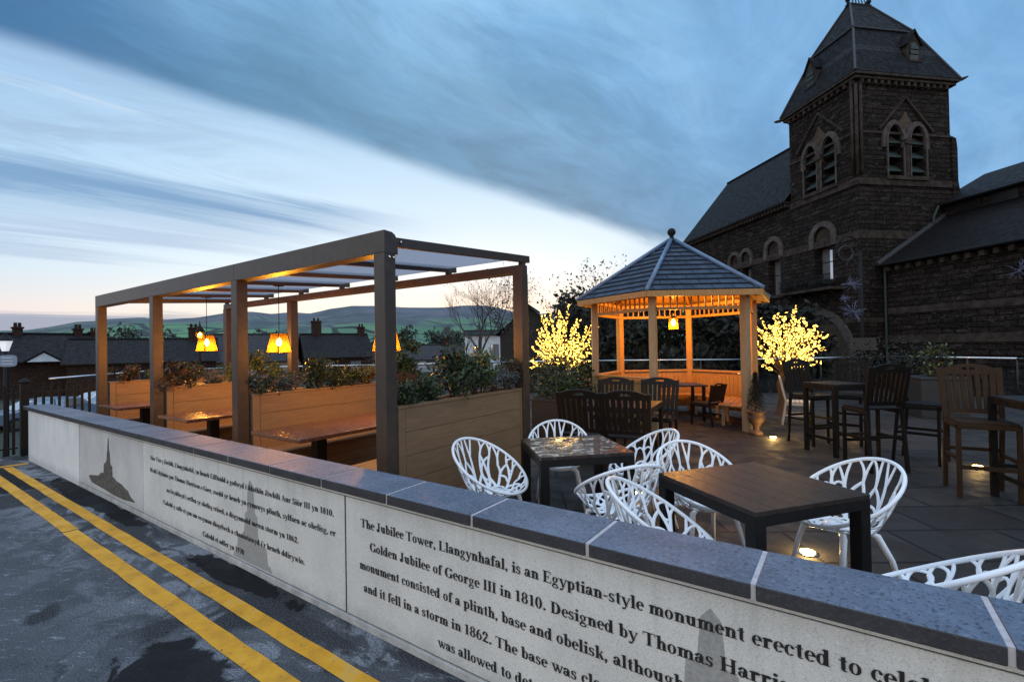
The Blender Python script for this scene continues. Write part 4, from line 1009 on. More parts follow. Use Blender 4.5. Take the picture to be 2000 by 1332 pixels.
bs1 = teak_chair('bar_stool', 'tall teak stool whose slatted back is lit amber', 'stool', 'stool_teak', .79, 1.38, .50, 'tall dark slatted bar stools', True)
bs1.location = (1.16, 6.95, 0); bs1.rotation_euler.z = face_dir(.10, -1)
pc = teak_chair('pale_chair', 'pale slatted chair just behind the dark stool by the glowing tree', 'chair', 'pale_chair', .46, .98, .5)
pc.location = (-.78, 11.1, 0); pc.rotation_euler.z = face_dir(1, .1)

# ------------------------------------------------------------------ trees and plants
def branch(mb, p, dd, L, r, depth, rng, tips, spread=.6, n=6, kids=3, droop=0, segs=4, mids=None):
    pts = [p]; rr = [r]; q = Vector(p); dv_ = Vector(dd).normalized()
    for k in range(segs):
        dv_ = (dv_+Vector((rng.uniform(-1, 1), rng.uniform(-1, 1), rng.uniform(-.6, .9)))*.16+Vector((0, 0, -droop))).normalized()
        q = q+dv_*L/segs; pts.append(q.copy()); rr.append(r*(1-.45*(k+1)/segs))
        if mids is not None and depth <= 2: mids.append(q.copy())
    mb.tube(pts, rr, max(3, n), caps=False)
    if depth == 0: tips.append((q, dv_)); return
    for k in range(kids):
        a = rng.uniform(0, 2*math.pi); o = dv_.orthogonal().normalized(); o.rotate(Matrix.Rotation(a, 3, dv_))
        nd = (dv_+o*spread*rng.uniform(.6, 1.3)).normalized()
        f = pts[-1] if k == 0 else pts[rng.randint(max(1, segs-2), segs)]
        branch(mb, f, nd, L*rng.uniform(.62, .85), rr[-1]*.8, depth-1, rng, tips, spread, max(3, n-1), kids, droop, segs, mids)

def blossom_tree(label, loc, cz, rh, rv, seed, off=(0, 0)):
    rng = random.Random(seed); T0 = cz-rv*.80
    t_ = thing('lit_blossom_tree', label, 'tree', loc, 0, 'illuminated blossom trees')
    ctr = Vector((off[0], off[1], cz)); top = Vector((off[0]*.5, off[1]*.5, T0))
    MB().tube([(0, 0, 0), (0, 0, .06), (.04, .0, T0*.4), (-.02, .02, T0*.75), top], [.17, .115, .085, .07, .06], 12, caps=False).build('trunk', 'bark', t_, smooth=True)
    bb = MB(); fl = MB()
    def flower(p, s_):
        ax = Vector((rng.gauss(0, 1), rng.gauss(0, 1), rng.gauss(0, 1))).normalized(); o = ax.orthogonal().normalized()
        for q in range(5):
            v1 = o.copy(); v1.rotate(Matrix.Rotation(2*math.pi*q/5, 3, ax)); v2 = v1.copy(); v2.rotate(Matrix.Rotation(.55, 3, ax)); v3 = v1.copy(); v3.rotate(Matrix.Rotation(-.55, 3, ax))
            fl.face([p, p+(v2*.75+ax*.25)*s_, p+(v1+ax*.35)*s_*1.15, p+(v3*.75+ax*.25)*s_])
    def twig(a, b_, r, sag, f0, step):
        m_ = a.lerp(b_, .5)+Vector((rng.gauss(0, .04), rng.gauss(0, .04), sag)); L = (b_-a).length; pts = []
        for k in range(9): f = k/8; pts.append((1-f)**2*a+2*f*(1-f)*m_+f*f*b_)
        bb.tube(pts, [r*(1-.75*k/8) for k in range(9)], 5, caps=False)
        n = int(L*(1-f0)/step)
        for k in range(n+1):
            f = f0+(1-f0)*(k+rng.uniform(-.3, .3))/max(1, n); f = min(1, max(0, f)); q = (1-f)**2*a+2*f*(1-f)*m_+f*f*b_
            flower(q+Vector((rng.gauss(0, .018), rng.gauss(0, .018), rng.gauss(0, .018))), rng.uniform(.018, .031))
        return pts
    N = 28
    for k in range(N):
        u = (k+.5)/N; z_ = 1-1.62*u; a = k*2.39996+rng.uniform(-.25, .25); hr = math.sqrt(max(0, 1-z_*z_)); f = rng.uniform(.70, 1.10)
        end = ctr+Vector((math.cos(a)*hr*rh*f, math.sin(a)*hr*rh*f, z_*rv*f))
        P_ = twig(top+Vector((0, 0, rng.uniform(-.08, .12))), end, .022, .10, .34, .048)
        for q in range(3):
            s0 = P_[rng.randint(3, 6)]; dd = (end-s0); v = Vector((rng.gauss(0, 1), rng.gauss(0, 1), rng.gauss(0, .8))).normalized()
            twig(s0, s0+dd*.55+v*.24*rh/.8, .009, .02, .25, .050)
    for dz in (-.3, .35):            # the many small bulbs' own light, gathered
        ld = bpy.data.lights.new('blossom_light', 'POINT'); ld.energy = 34; ld.color = (1, .56, .12); ld.shadow_soft_size = .45
        lo = bpy.data.objects.new('blossom_light', ld); COL.objects.link(lo); lo.parent = t_; lo.location = ctr+Vector((0, 0, dz))
    bb.build('branches', 'bark', t_); fl.build('blossoms', 'blossom', t_, fix=False)
    return t_
blossom_tree('glowing yellow blossom tree right of the gazebo with a bare trunk showing', (-1.21, 12.4, 0), 1.60, .80, .84, 3, (.12, .08))
blossom_tree('glowing yellow blossom tree left of the gazebo above the shrub tub', (-6.02, 10.9, 0), 1.66, .90, .98, 8)

def shrub(name, label, cat, loc, clumps, n, size, mt, seed, group=None, stems=True, asp=.55, up=.3, mt2=None, f2=.3):
    rng = random.Random(seed); t_ = thing(name, label, cat, loc, 0, group)
    if stems:
        mb = MB()
        for c_, r_ in clumps[:8]: mb.tube([(c_[0]*.2, c_[1]*.2, -.04), (c_[0]*.6, c_[1]*.6, c_[2]*.5), (c_[0], c_[1], c_[2]+r_*.4)], [.012, .009, .004], 5)
        mb.build('stems', 'bark', t_)
    mb = MB(); leaves(mb, clump_fn(clumps), int(n*(1-f2 if mt2 else 1)), size, rng, up, asp); mb.build('foliage', mt, t_, fix=False)
    if mt2: mb = MB(); leaves(mb, clump_fn([((c[0], c[1], c[2]+r*.25), r) for c, r in clumps]), int(n*f2), size, rng, up, asp); mb.build('second_leaves', mt2, t_, fix=False)
    return t_
def blob(w, d_, h, k, rng, z0=.05):
    return [((rng.uniform(-w/2, w/2), rng.uniform(-d_/2, d_/2), z0+rng.uniform(.1, 1)*h*.8), rng.uniform(.25, .45)*min(w, h)) for _ in range(k)]
ZP = 1.08
PL = [ # planter centre x, y offset list: (y, w, h, leaf, second, label)
 (-3.46, 3.12, .34, .24, 'leaf_dark', 'leaf_mid', 'low dark shrub at the post end of the weathered planter', .035),
 (-3.46, 3.48, .40, .26, 'leaf_dark', 'leaf_mid', 'low bushy shrub in the weathered planter below the far chair back', .035),
 (-3.46, 3.93, .46, .72, 'leaf_dark', 'leaf_mid', 'tallest dark leafy shrub in the weathered planter', .05),
 (-3.46, 4.30, .36, .55, 'leaf_mid', 'leaf_lime', 'leafy yellow tipped shrub right of the tallest one in the weathered planter', .045),
 (-3.46, 4.62, .40, .28, 'leaf_silver', None, 'silvery grey shrub at the right end of the weathered planter', .03),
 (-3.47, 4.86, .26, .36, 'leaf_red', 'leaf_dark', 'small dark shrub against the rear post of the weathered planter', .035),
 (-6.01, 3.12, .40, .26, 'leaf_dark', 'leaf_silver', 'glossy dark low shrub at the left end of the first amber planter', .035),
 (-6.01, 3.50, .34, .26, 'leaf_silver', 'leaf_mid', 'pale tufted shrub in the first amber planter', .03),
 (-6.01, 3.92, .40, .46, 'leaf_dark', 'leaf_mid', 'tallest dark shrub in the first amber planter', .045),
 (-6.01, 4.32, .42, .27, 'leaf_dark', 'leaf_lime', 'yellow tipped low shrub in the first amber planter', .035),
 (-6.01, 4.72, .42, .25, 'leaf_red', 'leaf_lime', 'rust tipped low shrub by the rear post of the first amber planter', .035),
 (-8.55, 3.14, .46, .42, 'leaf_red', 'leaf_dark', 'bushy reddish shrub at the left end of the second amber planter', .045),
 (-8.55, 3.62, .26, .26, 'leaf_silver', None, 'wispy pale shrub in the second amber planter', .03),
 (-8.55, 4.02, .36, .36, 'leaf_mid', 'leaf_lime', 'rounded green shrub below the farther lantern', .03),
 (-8.55, 4.50, .42, .52, 'leaf_mid', 'leaf_lime', 'tall yellow green shrub lit by the lantern in the second amber planter', .045),
 (-11.08, 3.20, .44, .30, 'leaf_red', 'leaf_dark', 'dark reddish shrub in the far end planter', .04),
 (-11.08, 3.72, .42, .26, 'leaf_mid', 'leaf_silver', 'greyish green shrub in the far end planter', .035),
 (-11.08, 4.30, .42, .34, 'leaf_dark', 'leaf_mid', 'dark green shrub at the back of the far end planter', .04),
]
for i, (x, y, w_, h, l1, l2, lb, sz) in enumerate(PL):
    rng = random.Random(100+i)
    shrub('planter_shrub', lb, 'shrub', (x, y, ZP), blob(w_, w_*.8, h*.86, 11, rng), 1500, sz, l1, 200+i, 'shrubs growing in the timber planters', mt2=l2)
# shrub tub left of the gazebo
tub = thing('shrub_tub', 'square black tub left of the gazebo', 'planter', (-4.28, 7.55, 0), rad(10))
mb = MB(); mb.box(-.36, .36, -.36, .36, 0, .68); mb.build('tub_body', 'planter_black', tub, bevel=.008)
mb = MB()
for s_ in (-1, 1): mb.box(-.385, .385, s_*.385-.03*(s_ > 0), s_*.385+.03*(s_ < 0), .682, .72); mb.box(s_*.385-.03*(s_ > 0), s_*.385+.03*(s_ < 0), -.354, .354, .682, .72)
mb.build('tub_rim', 'planter_black', tub); MB().box(-.353, .353, -.353, .353, .683, .70).build('soil_bed', 'soil', tub)
rng = random.Random(41)
shrub('tub_shrub', 'bushy green shrub in the black tub below the left blossom tree', 'shrub', (-4.28, 7.55, .70), blob(.95, .8, .44, 16, rng), 2000, .085, 'leaf_mid', 42, asp=.32, mt2='leaf_dark', f2=.45)
shrub('tall_tub_shrub', 'dark upright shrub between the tub shrub and the gazebo', 'shrub', (-4.9, 9.0, .0), blob(.8, .8, 1.45, 18, random.Random(4), .1), 2200, .08, 'leaf_dark', 43, mt2='leaf_mid', f2=.35)
# urn with clipped cone
urn = thing('urn', 'terracotta pedestal urn by the gazebo right post', 'urn', (-1.33, 9.52, 0))
MB().lathe([(.115, 0), (.115, .035), (.085, .055), (.055, .09), (.05, .13), (.075, .155), (.07, .175), (.10, .20), (.145, .27), (.15, .33), (.13, .37), (.165, .395), (.17, .415), (.14, .42)], 24).build('urn_bowl', 'terracotta', urn, smooth=True)
MB().lathe([(.11, .40), (.13, .418)], 20).build('soil_bed', 'soil', urn)
cone = [((0, 0, .06+.62*k/26), max(.04, .20*(1-k/28.))) for k in range(27)]
shrub('clipped_cone_shrub', 'dark clipped cone shrub growing in the terracotta urn', 'shrub', (-1.33, 9.52, .40), cone, 4200, .024, 'leaf_evergreen', 51, stems=False)
# potted shrub on the right
pot = thing('square_planter', 'dark square planter behind the bar stools, holding a loose shrub with some pale leaves', 'planter', (1.55, 13.6, 0), rad(20))
MB().box(-.42, .42, -.42, .42, 0, .80).build('planter_body', 'planter_black', pot, bevel=.01); MB().box(-.44, .44, -.44, .44, .803, .85).build('planter_rim', 'planter_black', pot, bevel=.008)
shrub('pale_leaf_shrub', 'loose shrub above the bar stools, some leaves coloured pale as if lit', 'shrub', (1.55, 13.6, .86), [((R.uniform(-.28, .28), R.uniform(-.28, .28), R.uniform(.05, .62)), .13) for _ in range(12)], 420, .085, 'leaf_evergreen', 61, asp=.5, mt2='leaf_lime', f2=.3)  # lime leaves stand for lit ones, the light put into their colour
shrub('low_dark_shrub', 'low black looking shrub left of the loose shrub with pale leaves', 'shrub', (.95, 15.6, .0), blob(1.6, .9, 1.45, 14, random.Random(6), .2), 1500, .07, 'leaf_evergreen', 62)

# ------------------------------------------------------------------ floor lights
for i, (x, y, lb, e_) in enumerate([(-1.04, 9.30, 'small glowing floor light in front of the urn', 9), (.10, 10.06, 'small glowing floor light under the tall table', 3), (1.37, 8.44, 'small glowing floor light beneath the amber lit stool', 5), (-.27, 4.37, 'brightest floor light, under the white chair behind the near table', 9), (-1.9, 5.1, 'small floor light behind the wet table', 3)]):
    f = thing('floor_light', lb, 'floor light', (x, y, .0), .4*i, 'floor lights set in the terrace paving')
    MB().lathe([(.075, .001), (.075, .008), (.06, .011)], 20).build('bezel', 'steel', f, smooth=False)
    MB().lathe([(.055, .0115), (.052, .017), (.02, .021)], 18).build('lens', 'spot_glow', f, smooth=True)
    ld = bpy.data.lights.new('floor_light_lamp', 'POINT'); ld.energy = e_; ld.color = (1, .62, .2); ld.shadow_soft_size = .05
    lo = bpy.data.objects.new('floor_light_lamp', ld); COL.objects.link(lo); lo.parent = f; lo.location = (0, 0, .09)

# ------------------------------------------------------------------ railings
bal = thing('glass_balustrade', 'glass balustrade with steel handrail round the terrace edge', 'balustrade', (-7, 10, 0))
def bl(mb, name, mt, **k): mb.v = [(x+7, y-10, z) for x, y, z in mb.v]; return mb.build(name, mt, bal, **k)
for ri, ((xa, ya), (xb, yb)) in enumerate(zip(RAIL[1:-1], RAIL[2:])):
    a, b_ = Vector((xa, ya, 0)), Vector((xb, yb, 0)); L = (b_-a).length; u = (b_-a).normalized(); ins = Vector((-u.y, u.x, 0)) * .12
    if ins.dot(Vector((-4, 8, 0))-a) < 0: ins = -ins
    a += ins; b_ += ins; n = max(1, round(L/1.3))
    bl(MB().tube([a+Vector((0, 0, 1.1)), b_+Vector((0, 0, 1.1))], .028, 10), 'handrail', 'steel', smooth=True)
    for k in range(n):
        p = a+u*L*k/n
        if ri: bl(MB().tube([p, p+Vector((0, 0, 1.09))], .019, 8), 'rail_post', 'lead_dark', smooth=True)
        q0, q1 = p+u*.05, a+u*(L*(k+1)/n-.05)
        if ri: bl(MB().bar(q0+Vector((0, 0, .52)), q1+Vector((0, 0, .52)), .012, .90), 'glass_panel', 'clear_glass')
fen = thing('iron_fence', 'black iron railings with square gate post at the end of the wall', 'fence', (-11.05, 0, 0))
def fb(y0, y1, name):
    mb = MB(); n = round((y1-y0)/.095)
    for z in (.14, 1.02): mb.box(-.018, .018, y0, y1, z-.012, z+.012)
    for k in range(n):
        y = y0+(k+.5)*(y1-y0)/n; mb.box(-.017, .017, y-.017, y+.017, .04, 1.12)
        mb.tube([(0, y, 1.12), (0, y, 1.145), (0, y, 1.19)], [.013, .018, .002], 6)
    mb.build('railing_panel', 'iron_black', fen)
fb(1.93, 2.72, 'a'); fb(-.6, 1.77, 'b'); fb(-3.2, -.72, 'c')
for y in (1.85, -.66):
    mb = MB(); mb.box(-.05, .05, y-.05, y+.05, 0, 1.18); mb.lathe([(.06, 1.181), (.075, 1.20), (.06, 1.23), (.02, 1.26)], 12, (0, y, 0)); mb.build('gate_post', 'iron_black', fen)
MB().box(-.15, -.05, -8.9, 2.7, -2.0, -.01).build('retaining_wall', 'house_dark', fen)

# ------------------------------------------------------------------ the stone hall with its tower
HR = thing('stone_hall', 'sooty Victorian stone hall with square belfry tower and steep slate roofs', 'building', (.72, 29.72, 0), rad(-46))
def arc_pts(cx, z0, hw, rise, n=14, pointed=True):
    pts = []
    for k in range(n+1):
        f = k/n
        if pointed:
            if f <= .5: a = f*2; x = -hw+hw*(1-math.cos(a*math.pi/2)) if False else -hw*math.cos(a*math.pi/2)**1.15; z = rise*math.sin(a*math.pi/2)**.9
            else: a = (1-f)*2; x = hw*math.cos(a*math.pi/2)**1.15; z = rise*math.sin(a*math.pi/2)**.9
        else: x = -hw*math.cos(math.pi*f); z = rise*math.sin(math.pi*f)
        pts.append((cx+x, z0+z))
    return pts
FR = {'L': lambda y0: (lambda u, z, d: (u, y0-d, z)), 'R': lambda x0: (lambda u, z, d: (x0+d, u, z))}   # d outwards
def hb(mb, name, mt, parent=HR, **k): return mb.build(name, mt, parent, **k)
# masses
mb = MB(); mb.box(-4.6, 0, 0, 5.6, -2, 14.80); hb(mb, 'tower_wall', 'hall_stone')
mb = MB(); mb.box(-16.3, -4.601, 0, 8.0, -2, 10.0)
mb.raw([(-16.3, 0, 10), (-16.3, 8, 10), (-16.3, 4, 15.1), (-16.05, 0, 10), (-16.05, 8, 10), (-16.05, 4, 15.1)], [(0, 1, 2), (5, 4, 3), (0, 2, 5, 3), (1, 4, 5, 2)])
hb(mb, 'nave_wall', 'hall_stone')
mb = MB(); mb.box(.001, 15, 1.35, 6, -2, 5.45); hb(mb, 'wing_wall', 'hall_stone')
mb = MB(); mb.box(.001, 15, 5.05, 9, 5, 8.62); hb(mb, 'clerestory_wall', 'hall_stone')
def slope_face(mb, pts, u_dir=None):
    P = [Vector(p) for p in pts]; u = (P[1]-P[0]).normalized(); n = u.cross(P[-1]-P[0]).normalized(); v = n.cross(u)
    mb.face(P, [((p-P[0]).dot(u)+P[0].x*.7, (p-P[0]).dot(v)) for p in P])
mb = MB(); slope_face(mb, [(-16.75, -.40, 10.08), (-4.6, -.40, 10.08), (-4.6, 4, 15.35), (-16.75, 4, 15.35)]); slope_face(mb, [(-4.6, 8.4, 10.08), (-16.75, 8.4, 10.08), (-16.75, 4, 15.35), (-4.6, 4, 15.35)])
mb.face([(-16.75, -.40, 9.95), (-16.75, -.40, 10.08), (-16.75, 4, 15.35), (-16.75, 4, 15.2)], [(0, 0), (.1, 0), (.1, .1), (0, .1)]); mb.face([(-16.75, -.4, 9.95), (-4.6, -.4, 9.95), (-4.6, -.4, 10.08), (-16.75, -.4, 10.08)], [(0, 0), (.1, 0), (.1, .1), (0, .1)])
hb(mb, 'nave_roof', 'hall_slate')
hb(MB().tube([(-16.7, 4, 15.38), (-4.6, 4, 15.38)], .10, 8), 'ridge_tile', 'hall_slate_band')
mb = MB(); slope_face(mb, [(.0, .95, 5.42), (15, .95, 5.42), (15, 5.05, 7.98), (0, 5.05, 7.98)]); mb.face([(0, .95, 5.34), (15, .95, 5.34), (15, .95, 5.42), (0, .95, 5.42)], [(0, 0), (.1, 0), (.1, .1), (0, .1)]); hb(mb, 'aisle_roof', 'hall_slate')
mb = MB(); slope_face(mb, [(-.5, 4.75, 8.62), (15, 4.75, 8.62), (15, 8.4, 10.55), (-.5, 8.4, 10.55)]); slope_face(mb, [(15, 12, 8.6), (-.5, 12, 8.6), (-.5, 8.4, 10.55), (15, 8.4, 10.55)]); hb(mb, 'wing_roof', 'hall_slate')
MB().tube([(.0, .92, 5.38), (15, .92, 5.38)], .065, 8).build('gutter', 'iron_black', HR); MB().tube([(.18, 1.24, 5.3), (.18, 1.24, -1.8)], .055, 8).build('downpipe', 'copper_green', HR)
MB().tube([(.0, 4.70, 8.56), (15, 4.70, 8.56)], .06, 8).build('gutter', 'iron_black', HR)
hb(MB().bar((.05, .95, 5.5), (.05, 5.05, 8.06), .12, .16), 'roof_flashing', 'roof_lead_dull')
hp_ = MB(); hp_.tube([(.12, 4.62, 8.5), (.12, 4.5, 8.3), (.12, 4.3, 7.9), (.12, 4.3, 7.6)], .06, 8); hb(hp_, 'rainwater_pipe', 'copper_green')
mb = MB(); mb.box(4.7, 6.2, 7.6, 9.2, 9.6, 11.35); mb.box(4.6, 6.3, 7.5, 9.3, 11.352, 11.55); hb(mb, 'chimney', 'hall_stone')
# clerestory openings and corbels
for k in range(9): hb(MB().box(.6+k*1.5, 1.75+k*1.5, 5.02, 5.10, 8.0, 8.48), 'clerestory_window', 'window_dark')
for k in range(16): hb(MB().box(.3+k*.52, .5+k*.52, 1.12, 1.35, 5.06, 5.3), 'eaves_corbel', 'dressed_stone')
for k in range(40): x = -16.2+k*.292; hb(MB().box(x, x+.14, -.30, 0, 9.72, 9.93), 'eaves_corbel', 'dressed_stone')
hb(MB().box(-16.5, -4.6, -.34, -.0, 9.935, 10.03), 'eaves_cornice', 'dressed_stone')
# bands (proud of the wall, round both faces of the tower)
def band(z0, z1, pr, name='string_course', xl=-4.6):
    mb = MB(); mb.box(xl, pr, -pr, 0, z0, z1); mb.box(0, pr, 0, 5.6, z0, z1); hb(mb, name, 'dressed_stone', bevel=.02)
band(9.50, 9.86, .07); band(6.78, 7.18, .04, xl=-16.3); band(12.12, 12.26, .06)
mb = MB()
for z0, z1 in ((2.92, 3.22), (1.50, 1.88)): hb(MB().box(.0, 15, 1.31, 1.35, z0, z1), 'wing_band', 'dressed_stone')
mb = MB(); mb.box(-16.3, 0, -.04, 0, 2.55, 2.8); mb.box(0, .04, 0, 1.35, 2.55, 2.8); hb(mb, 'string_course', 'dressed_stone')
mb = MB(); mb.box(-4.82, .22, -.22, 5.82, 14.802, 14.95); mb.box(-4.93, .33, -.33, 5.93, 14.952, 15.10); hb(mb, 'tower_cornice', 'dressed_stone', bevel=.03)
for k in range(12): x = -4.5+k*.39; hb(MB().box(x, x+.17, -.18, 0, 14.6, 14.80), 'cornice_corbel', 'dressed_stone')
for k in range(14): y = .15+k*.39; hb(MB().box(0, .18, y, y+.17, 14.6, 14.80), 'cornice_corbel', 'dressed_stone')
# corner shaft and buttresses
for dx, dy in ((.05, -.05), (.10, .16), (-.16, -.10)): hb(MB().tube([(dx, dy, 10.0), (dx, dy, 14.6)], .075, 8), 'corner_shaft', 'dressed_stone', smooth=True)
mb = MB(); mb.prism([(5.601, -2), (6.05, -2), (6.05, 9.2), (5.92, 9.9), (5.92, 11.6), (5.85, 12.1), (5.601, 12.2)], lambda u, v, dd: (dd, u, v), -.75, .10); hb(mb, 'buttress', 'hall_stone')
# tower roof: two pitches, pale slate band
ze, zb, zt = 15.11, 18.2, 20.45
e0 = [(-4.93, -.33), (.33, -.33), (.33, 5.93), (-4.93, 5.93)]; k0 = [(-3.70, .90), (-.95, .90), (-.95, 4.68), (-3.70, 4.68)]; t0 = [(-2.50, 2.05), (-2.24, 2.05), (-2.24, 3.38), (-2.50, 3.38)]
def ring_roof(A, za, B, zb_, name, mt):
    mb = MB()
    for i in range(4):
        j = (i+1) % 4; slope_face(mb, [(*A[i], za), (*A[j], za), (*B[j], zb_), (*B[i], zb_)])
    hb(mb, name, mt)
lerp2 = lambda A, B, f: [(a[0]+(b[0]-a[0])*f, a[1]+(b[1]-a[1])*f) for a, b in zip(A, B)]
f1, f2 = .47, .60
m1, m2 = lerp2(e0, k0, f1), lerp2(e0, k0, f2)
ring_roof(e0, ze, m1, ze+(zb-ze)*f1, 'tower_roof', 'hall_slate'); ring_roof(m1, ze+(zb-ze)*f1, m2, ze+(zb-ze)*f2, 'roof_band', 'hall_slate_band'); ring_roof(m2, ze+(zb-ze)*f2, k0, zb, 'tower_roof', 'hall_slate'); 
k1 = [(x*1.0+(-.06 if x < -2 else .06), y+(-.06 if y < 2.5 else .06)) for x, y in k0]
ring_roof(k1, zb-.04, t0, zt, 'tower_roof', 'hall_slate')
mb = MB()
for i in range(4): mb.tube([(*e0[i], ze+.02), (*k0[i], zb+.02)], .06, 6); mb.tube([(*k1[i], zb), (*t0[i], zt+.02)], .05, 6); mb.tube([(*k1[i], zb-.02), (*k1[(i+1) % 4], zb-.02)], .05, 6)
hb(mb, 'hip_rolls', 'lead_dark')
mb = MB(); mb.bar((-2.37, 2.0, zt+.05), (-2.37, 3.42, zt+.05), .30, .10)
for y in (2.05, 3.38): mb.lathe([(.09, 0), (.07, .12), (.14, .25), (.10, .38), (.03, .5), (.02, .85)], 10, (-2.37, y, zt+.08))
for k in range(5): y = 2.3+k*.2; mb.tube([(-2.37, y, zt+.08), (-2.37, y+.07, zt+.28), (-2.37, y-.02, zt+.45)], [.035, .03, .012], 6)
hb(mb, 'roof_cresting', 'iron_black')
mb = MB(); mb.tube([(.33, 5.93, 15.05), (.42, 6.02, 15.08), (.55, 6.12, 15.12)], [.09, .07, .03], 8); hb(mb, 'gargoyle', 'dressed_stone'); mb = MB(); mb.tube([(-4.9, -.3, 15.0), (-5.1, -.45, 15.02), (-5.2, -.52, 15.05)], [.1, .08, .03], 8); hb(mb, 'gargoyle', 'dressed_stone')
# dormers
def dormer(face, u, base, z0):
    fn = (lambda uu, dd, z: (uu, dd, z)) if face == 'L' else (lambda uu, dd, z: (-dd, uu, z))
    d0 = base
    def W(poly, da, db, name, mt): mb = MB(); mb.prism(poly, lambda a, z, dd: fn(a, dd, z), da, db); hb(mb, name, mt)
    W([(u-.42, z0), (u+.42, z0), (u+.42, z0+.95), (u, z0+1.55), (u-.42, z0+.95)], d0, d0+1.0, 'dormer', 'dressed_stone')
    W([(u-.52, z0+.88), (u-.44, z0+.86), (u, z0+1.58), (u+.44, z0+.86), (u+.52, z0+.88), (u, z0+1.72)], d0-.10, d0+1.1, 'dormer_roof', 'hall_slate_band')
    W(arc_pts(u, z0+.62, .26, .42)+[(u+.26, z0+.10), (u-.26, z0+.10)], d0-.02, d0+.05, 'dormer_opening', 'window_dark')
    for q in range(2): W([(u-.25, z0+.40+q*.26), (u+.25, z0+.40+q*.26), (u+.23, z0+.58+q*.26), (u-.23, z0+.58+q*.26)], d0-.06, d0-.025, 'dormer_louvre', 'copper_green')
    W([(u-.40, z0-.02), (u+.40, z0-.02), (u+.40, z0+.08), (u-.40, z0+.08)], d0-.10, d0-.001, 'dormer_sill', 'dressed_stone')
dormer('L', -2.95, .08, 16.0); dormer('R', 3.65, .12, 16.05)
# belfry openings
WALLS = {o.name: o for o in HR.children if o.name in ('tower_wall', 'nave_wall')}
def cut(wall_, poly, fn, depth):
    mb = MB(); mb.prism(poly, fn, -depth, .3); c_ = mb.build('cutter', 'hall_stone', HR)
    bm_ = wall_.modifiers.new('cut', 'BOOLEAN'); bm_.operation = 'DIFFERENCE'; bm_.solver = 'EXACT'; bm_.object = c_
    bpy.context.view_layer.update(); dg = bpy.context.evaluated_depsgraph_get()
    me = bpy.data.meshes.new_from_object(wall_.evaluated_get(dg)); wall_.modifiers.clear(); wall_.data = me; bpy.data.objects.remove(c_)
def arch_band(fn, cx, zs, hw, rise, wd, d0, d1, mt='arch_stone', name='arch_surround', z0=None, pointed=True):
    o_ = arc_pts(cx, zs, hw+wd, rise+wd, 14, pointed); i_ = arc_pts(cx, zs, hw, rise, 14, pointed)
    if z0 is not None: o_ = [(cx-hw-wd, z0)]+o_+[(cx+hw+wd, z0)]; i_ = [(cx-hw, z0)]+i_+[(cx+hw, z0)]
    mb = MB()
    for k in range(len(o_)-1):
        mb.prism([o_[k], o_[k+1], i_[k+1], i_[k]], fn, d0, d1)
    hb(mb, name, mt)
def belfry(fn, cs, z0, zs, hw, rise, gx, gz, ghw, gz0):
    # gabled stone surround standing proud of the wall
    L_ = [(cs[0]-hw-.30, z0), (cs[0]-hw-.30, gz0), (gx, gz-.1), (cs[1]+hw+.30, gz0), (cs[1]+hw+.30, z0)]
    mb = MB(); mb.bar(fn(gx-ghw, gz0, .07), fn(gx+.02, gz, .05), .11, .10); mb.bar(fn(gx+ghw, gz0, .07), fn(gx-.02, gz, .05), .11, .10); hb(mb, 'gable_hood', 'dressed_stone')
    for c_ in cs:
        ap = arc_pts(c_, zs, hw, rise)+[(c_+hw, z0), (c_-hw, z0)]; cut(WALLS['tower_wall'], ap, fn, .55); mb = MB(); mb.prism(ap, fn, -.548, -.53); hb(mb, 'belfry_opening', 'window_dark')
        arch_band(fn, c_, zs, hw, rise, .26, .0, .10, z0=zs-.3)
        arch_band(fn, c_, zs, hw-.001, rise-.001, .07, .10, .16, z0=z0)
        for q in range(3):
            zz = z0+.30+q*.72
            mb = MB(); mb.raw([fn(c_-hw, zz, .03), fn(c_+hw, zz, .03), fn(c_+hw, zz+.42, -.38), fn(c_-hw, zz+.42, -.38), fn(c_-hw, zz-.05, .02), fn(c_+hw, zz-.05, .02)], [(0, 1, 2, 3), (0, 4, 5, 1)]); hb(mb, 'louvre', 'copper_green')
        mb = MB(); mb.prism([(c_-hw, zs-.12), (c_+hw, zs-.12), (c_+hw, zs+.05), (c_, zs+.35), (c_-hw, zs+.05)], fn, -.3, -.12); hb(mb, 'tracery_panel', 'dressed_stone')
    cm = (cs[0]+cs[1])/2
    hb(MB().tube([fn(cm, z0, .10), fn(cm, zs, .10)], .11, 8), 'mullion_shaft', 'dressed_stone'); mb = MB(); mb.prism([(cm-.2, zs-.15), (cm+.2, zs-.15), (cm+.24, zs+.1), (cm-.24, zs+.1)], fn, .01, .24); hb(mb, 'capital', 'dressed_stone')
    mb = MB(); mb.prism([(gx-.42, gz-1.35), (gx, gz-1.75), (gx+.42, gz-1.35), (gx, gz-.75)], fn, .0, .05); hb(mb, 'carved_spandrel', 'carved_panel')
    hb(MB().box(*( (cs[0]-hw-.1, cs[1]+hw+.1, -.16, -.07) if fn(0, 0, 1)[1] < 0 else (.07, .16, cs[0]-hw-.1, cs[1]+hw+.1)), 9.80, 10.0), 'belfry_sill', 'dressed_stone')
fl_, fr_ = FR['L'](0), FR['R'](0)
belfry(fl_, (-2.93, -1.67), 10.0, 11.75, .46, .90, -2.35, 14.25, 1.62, 12.55); belfry(fr_, (2.14, 3.50), 10.0, 11.75, .46, .85, 2.85, 14.1, 1.62, 12.35)
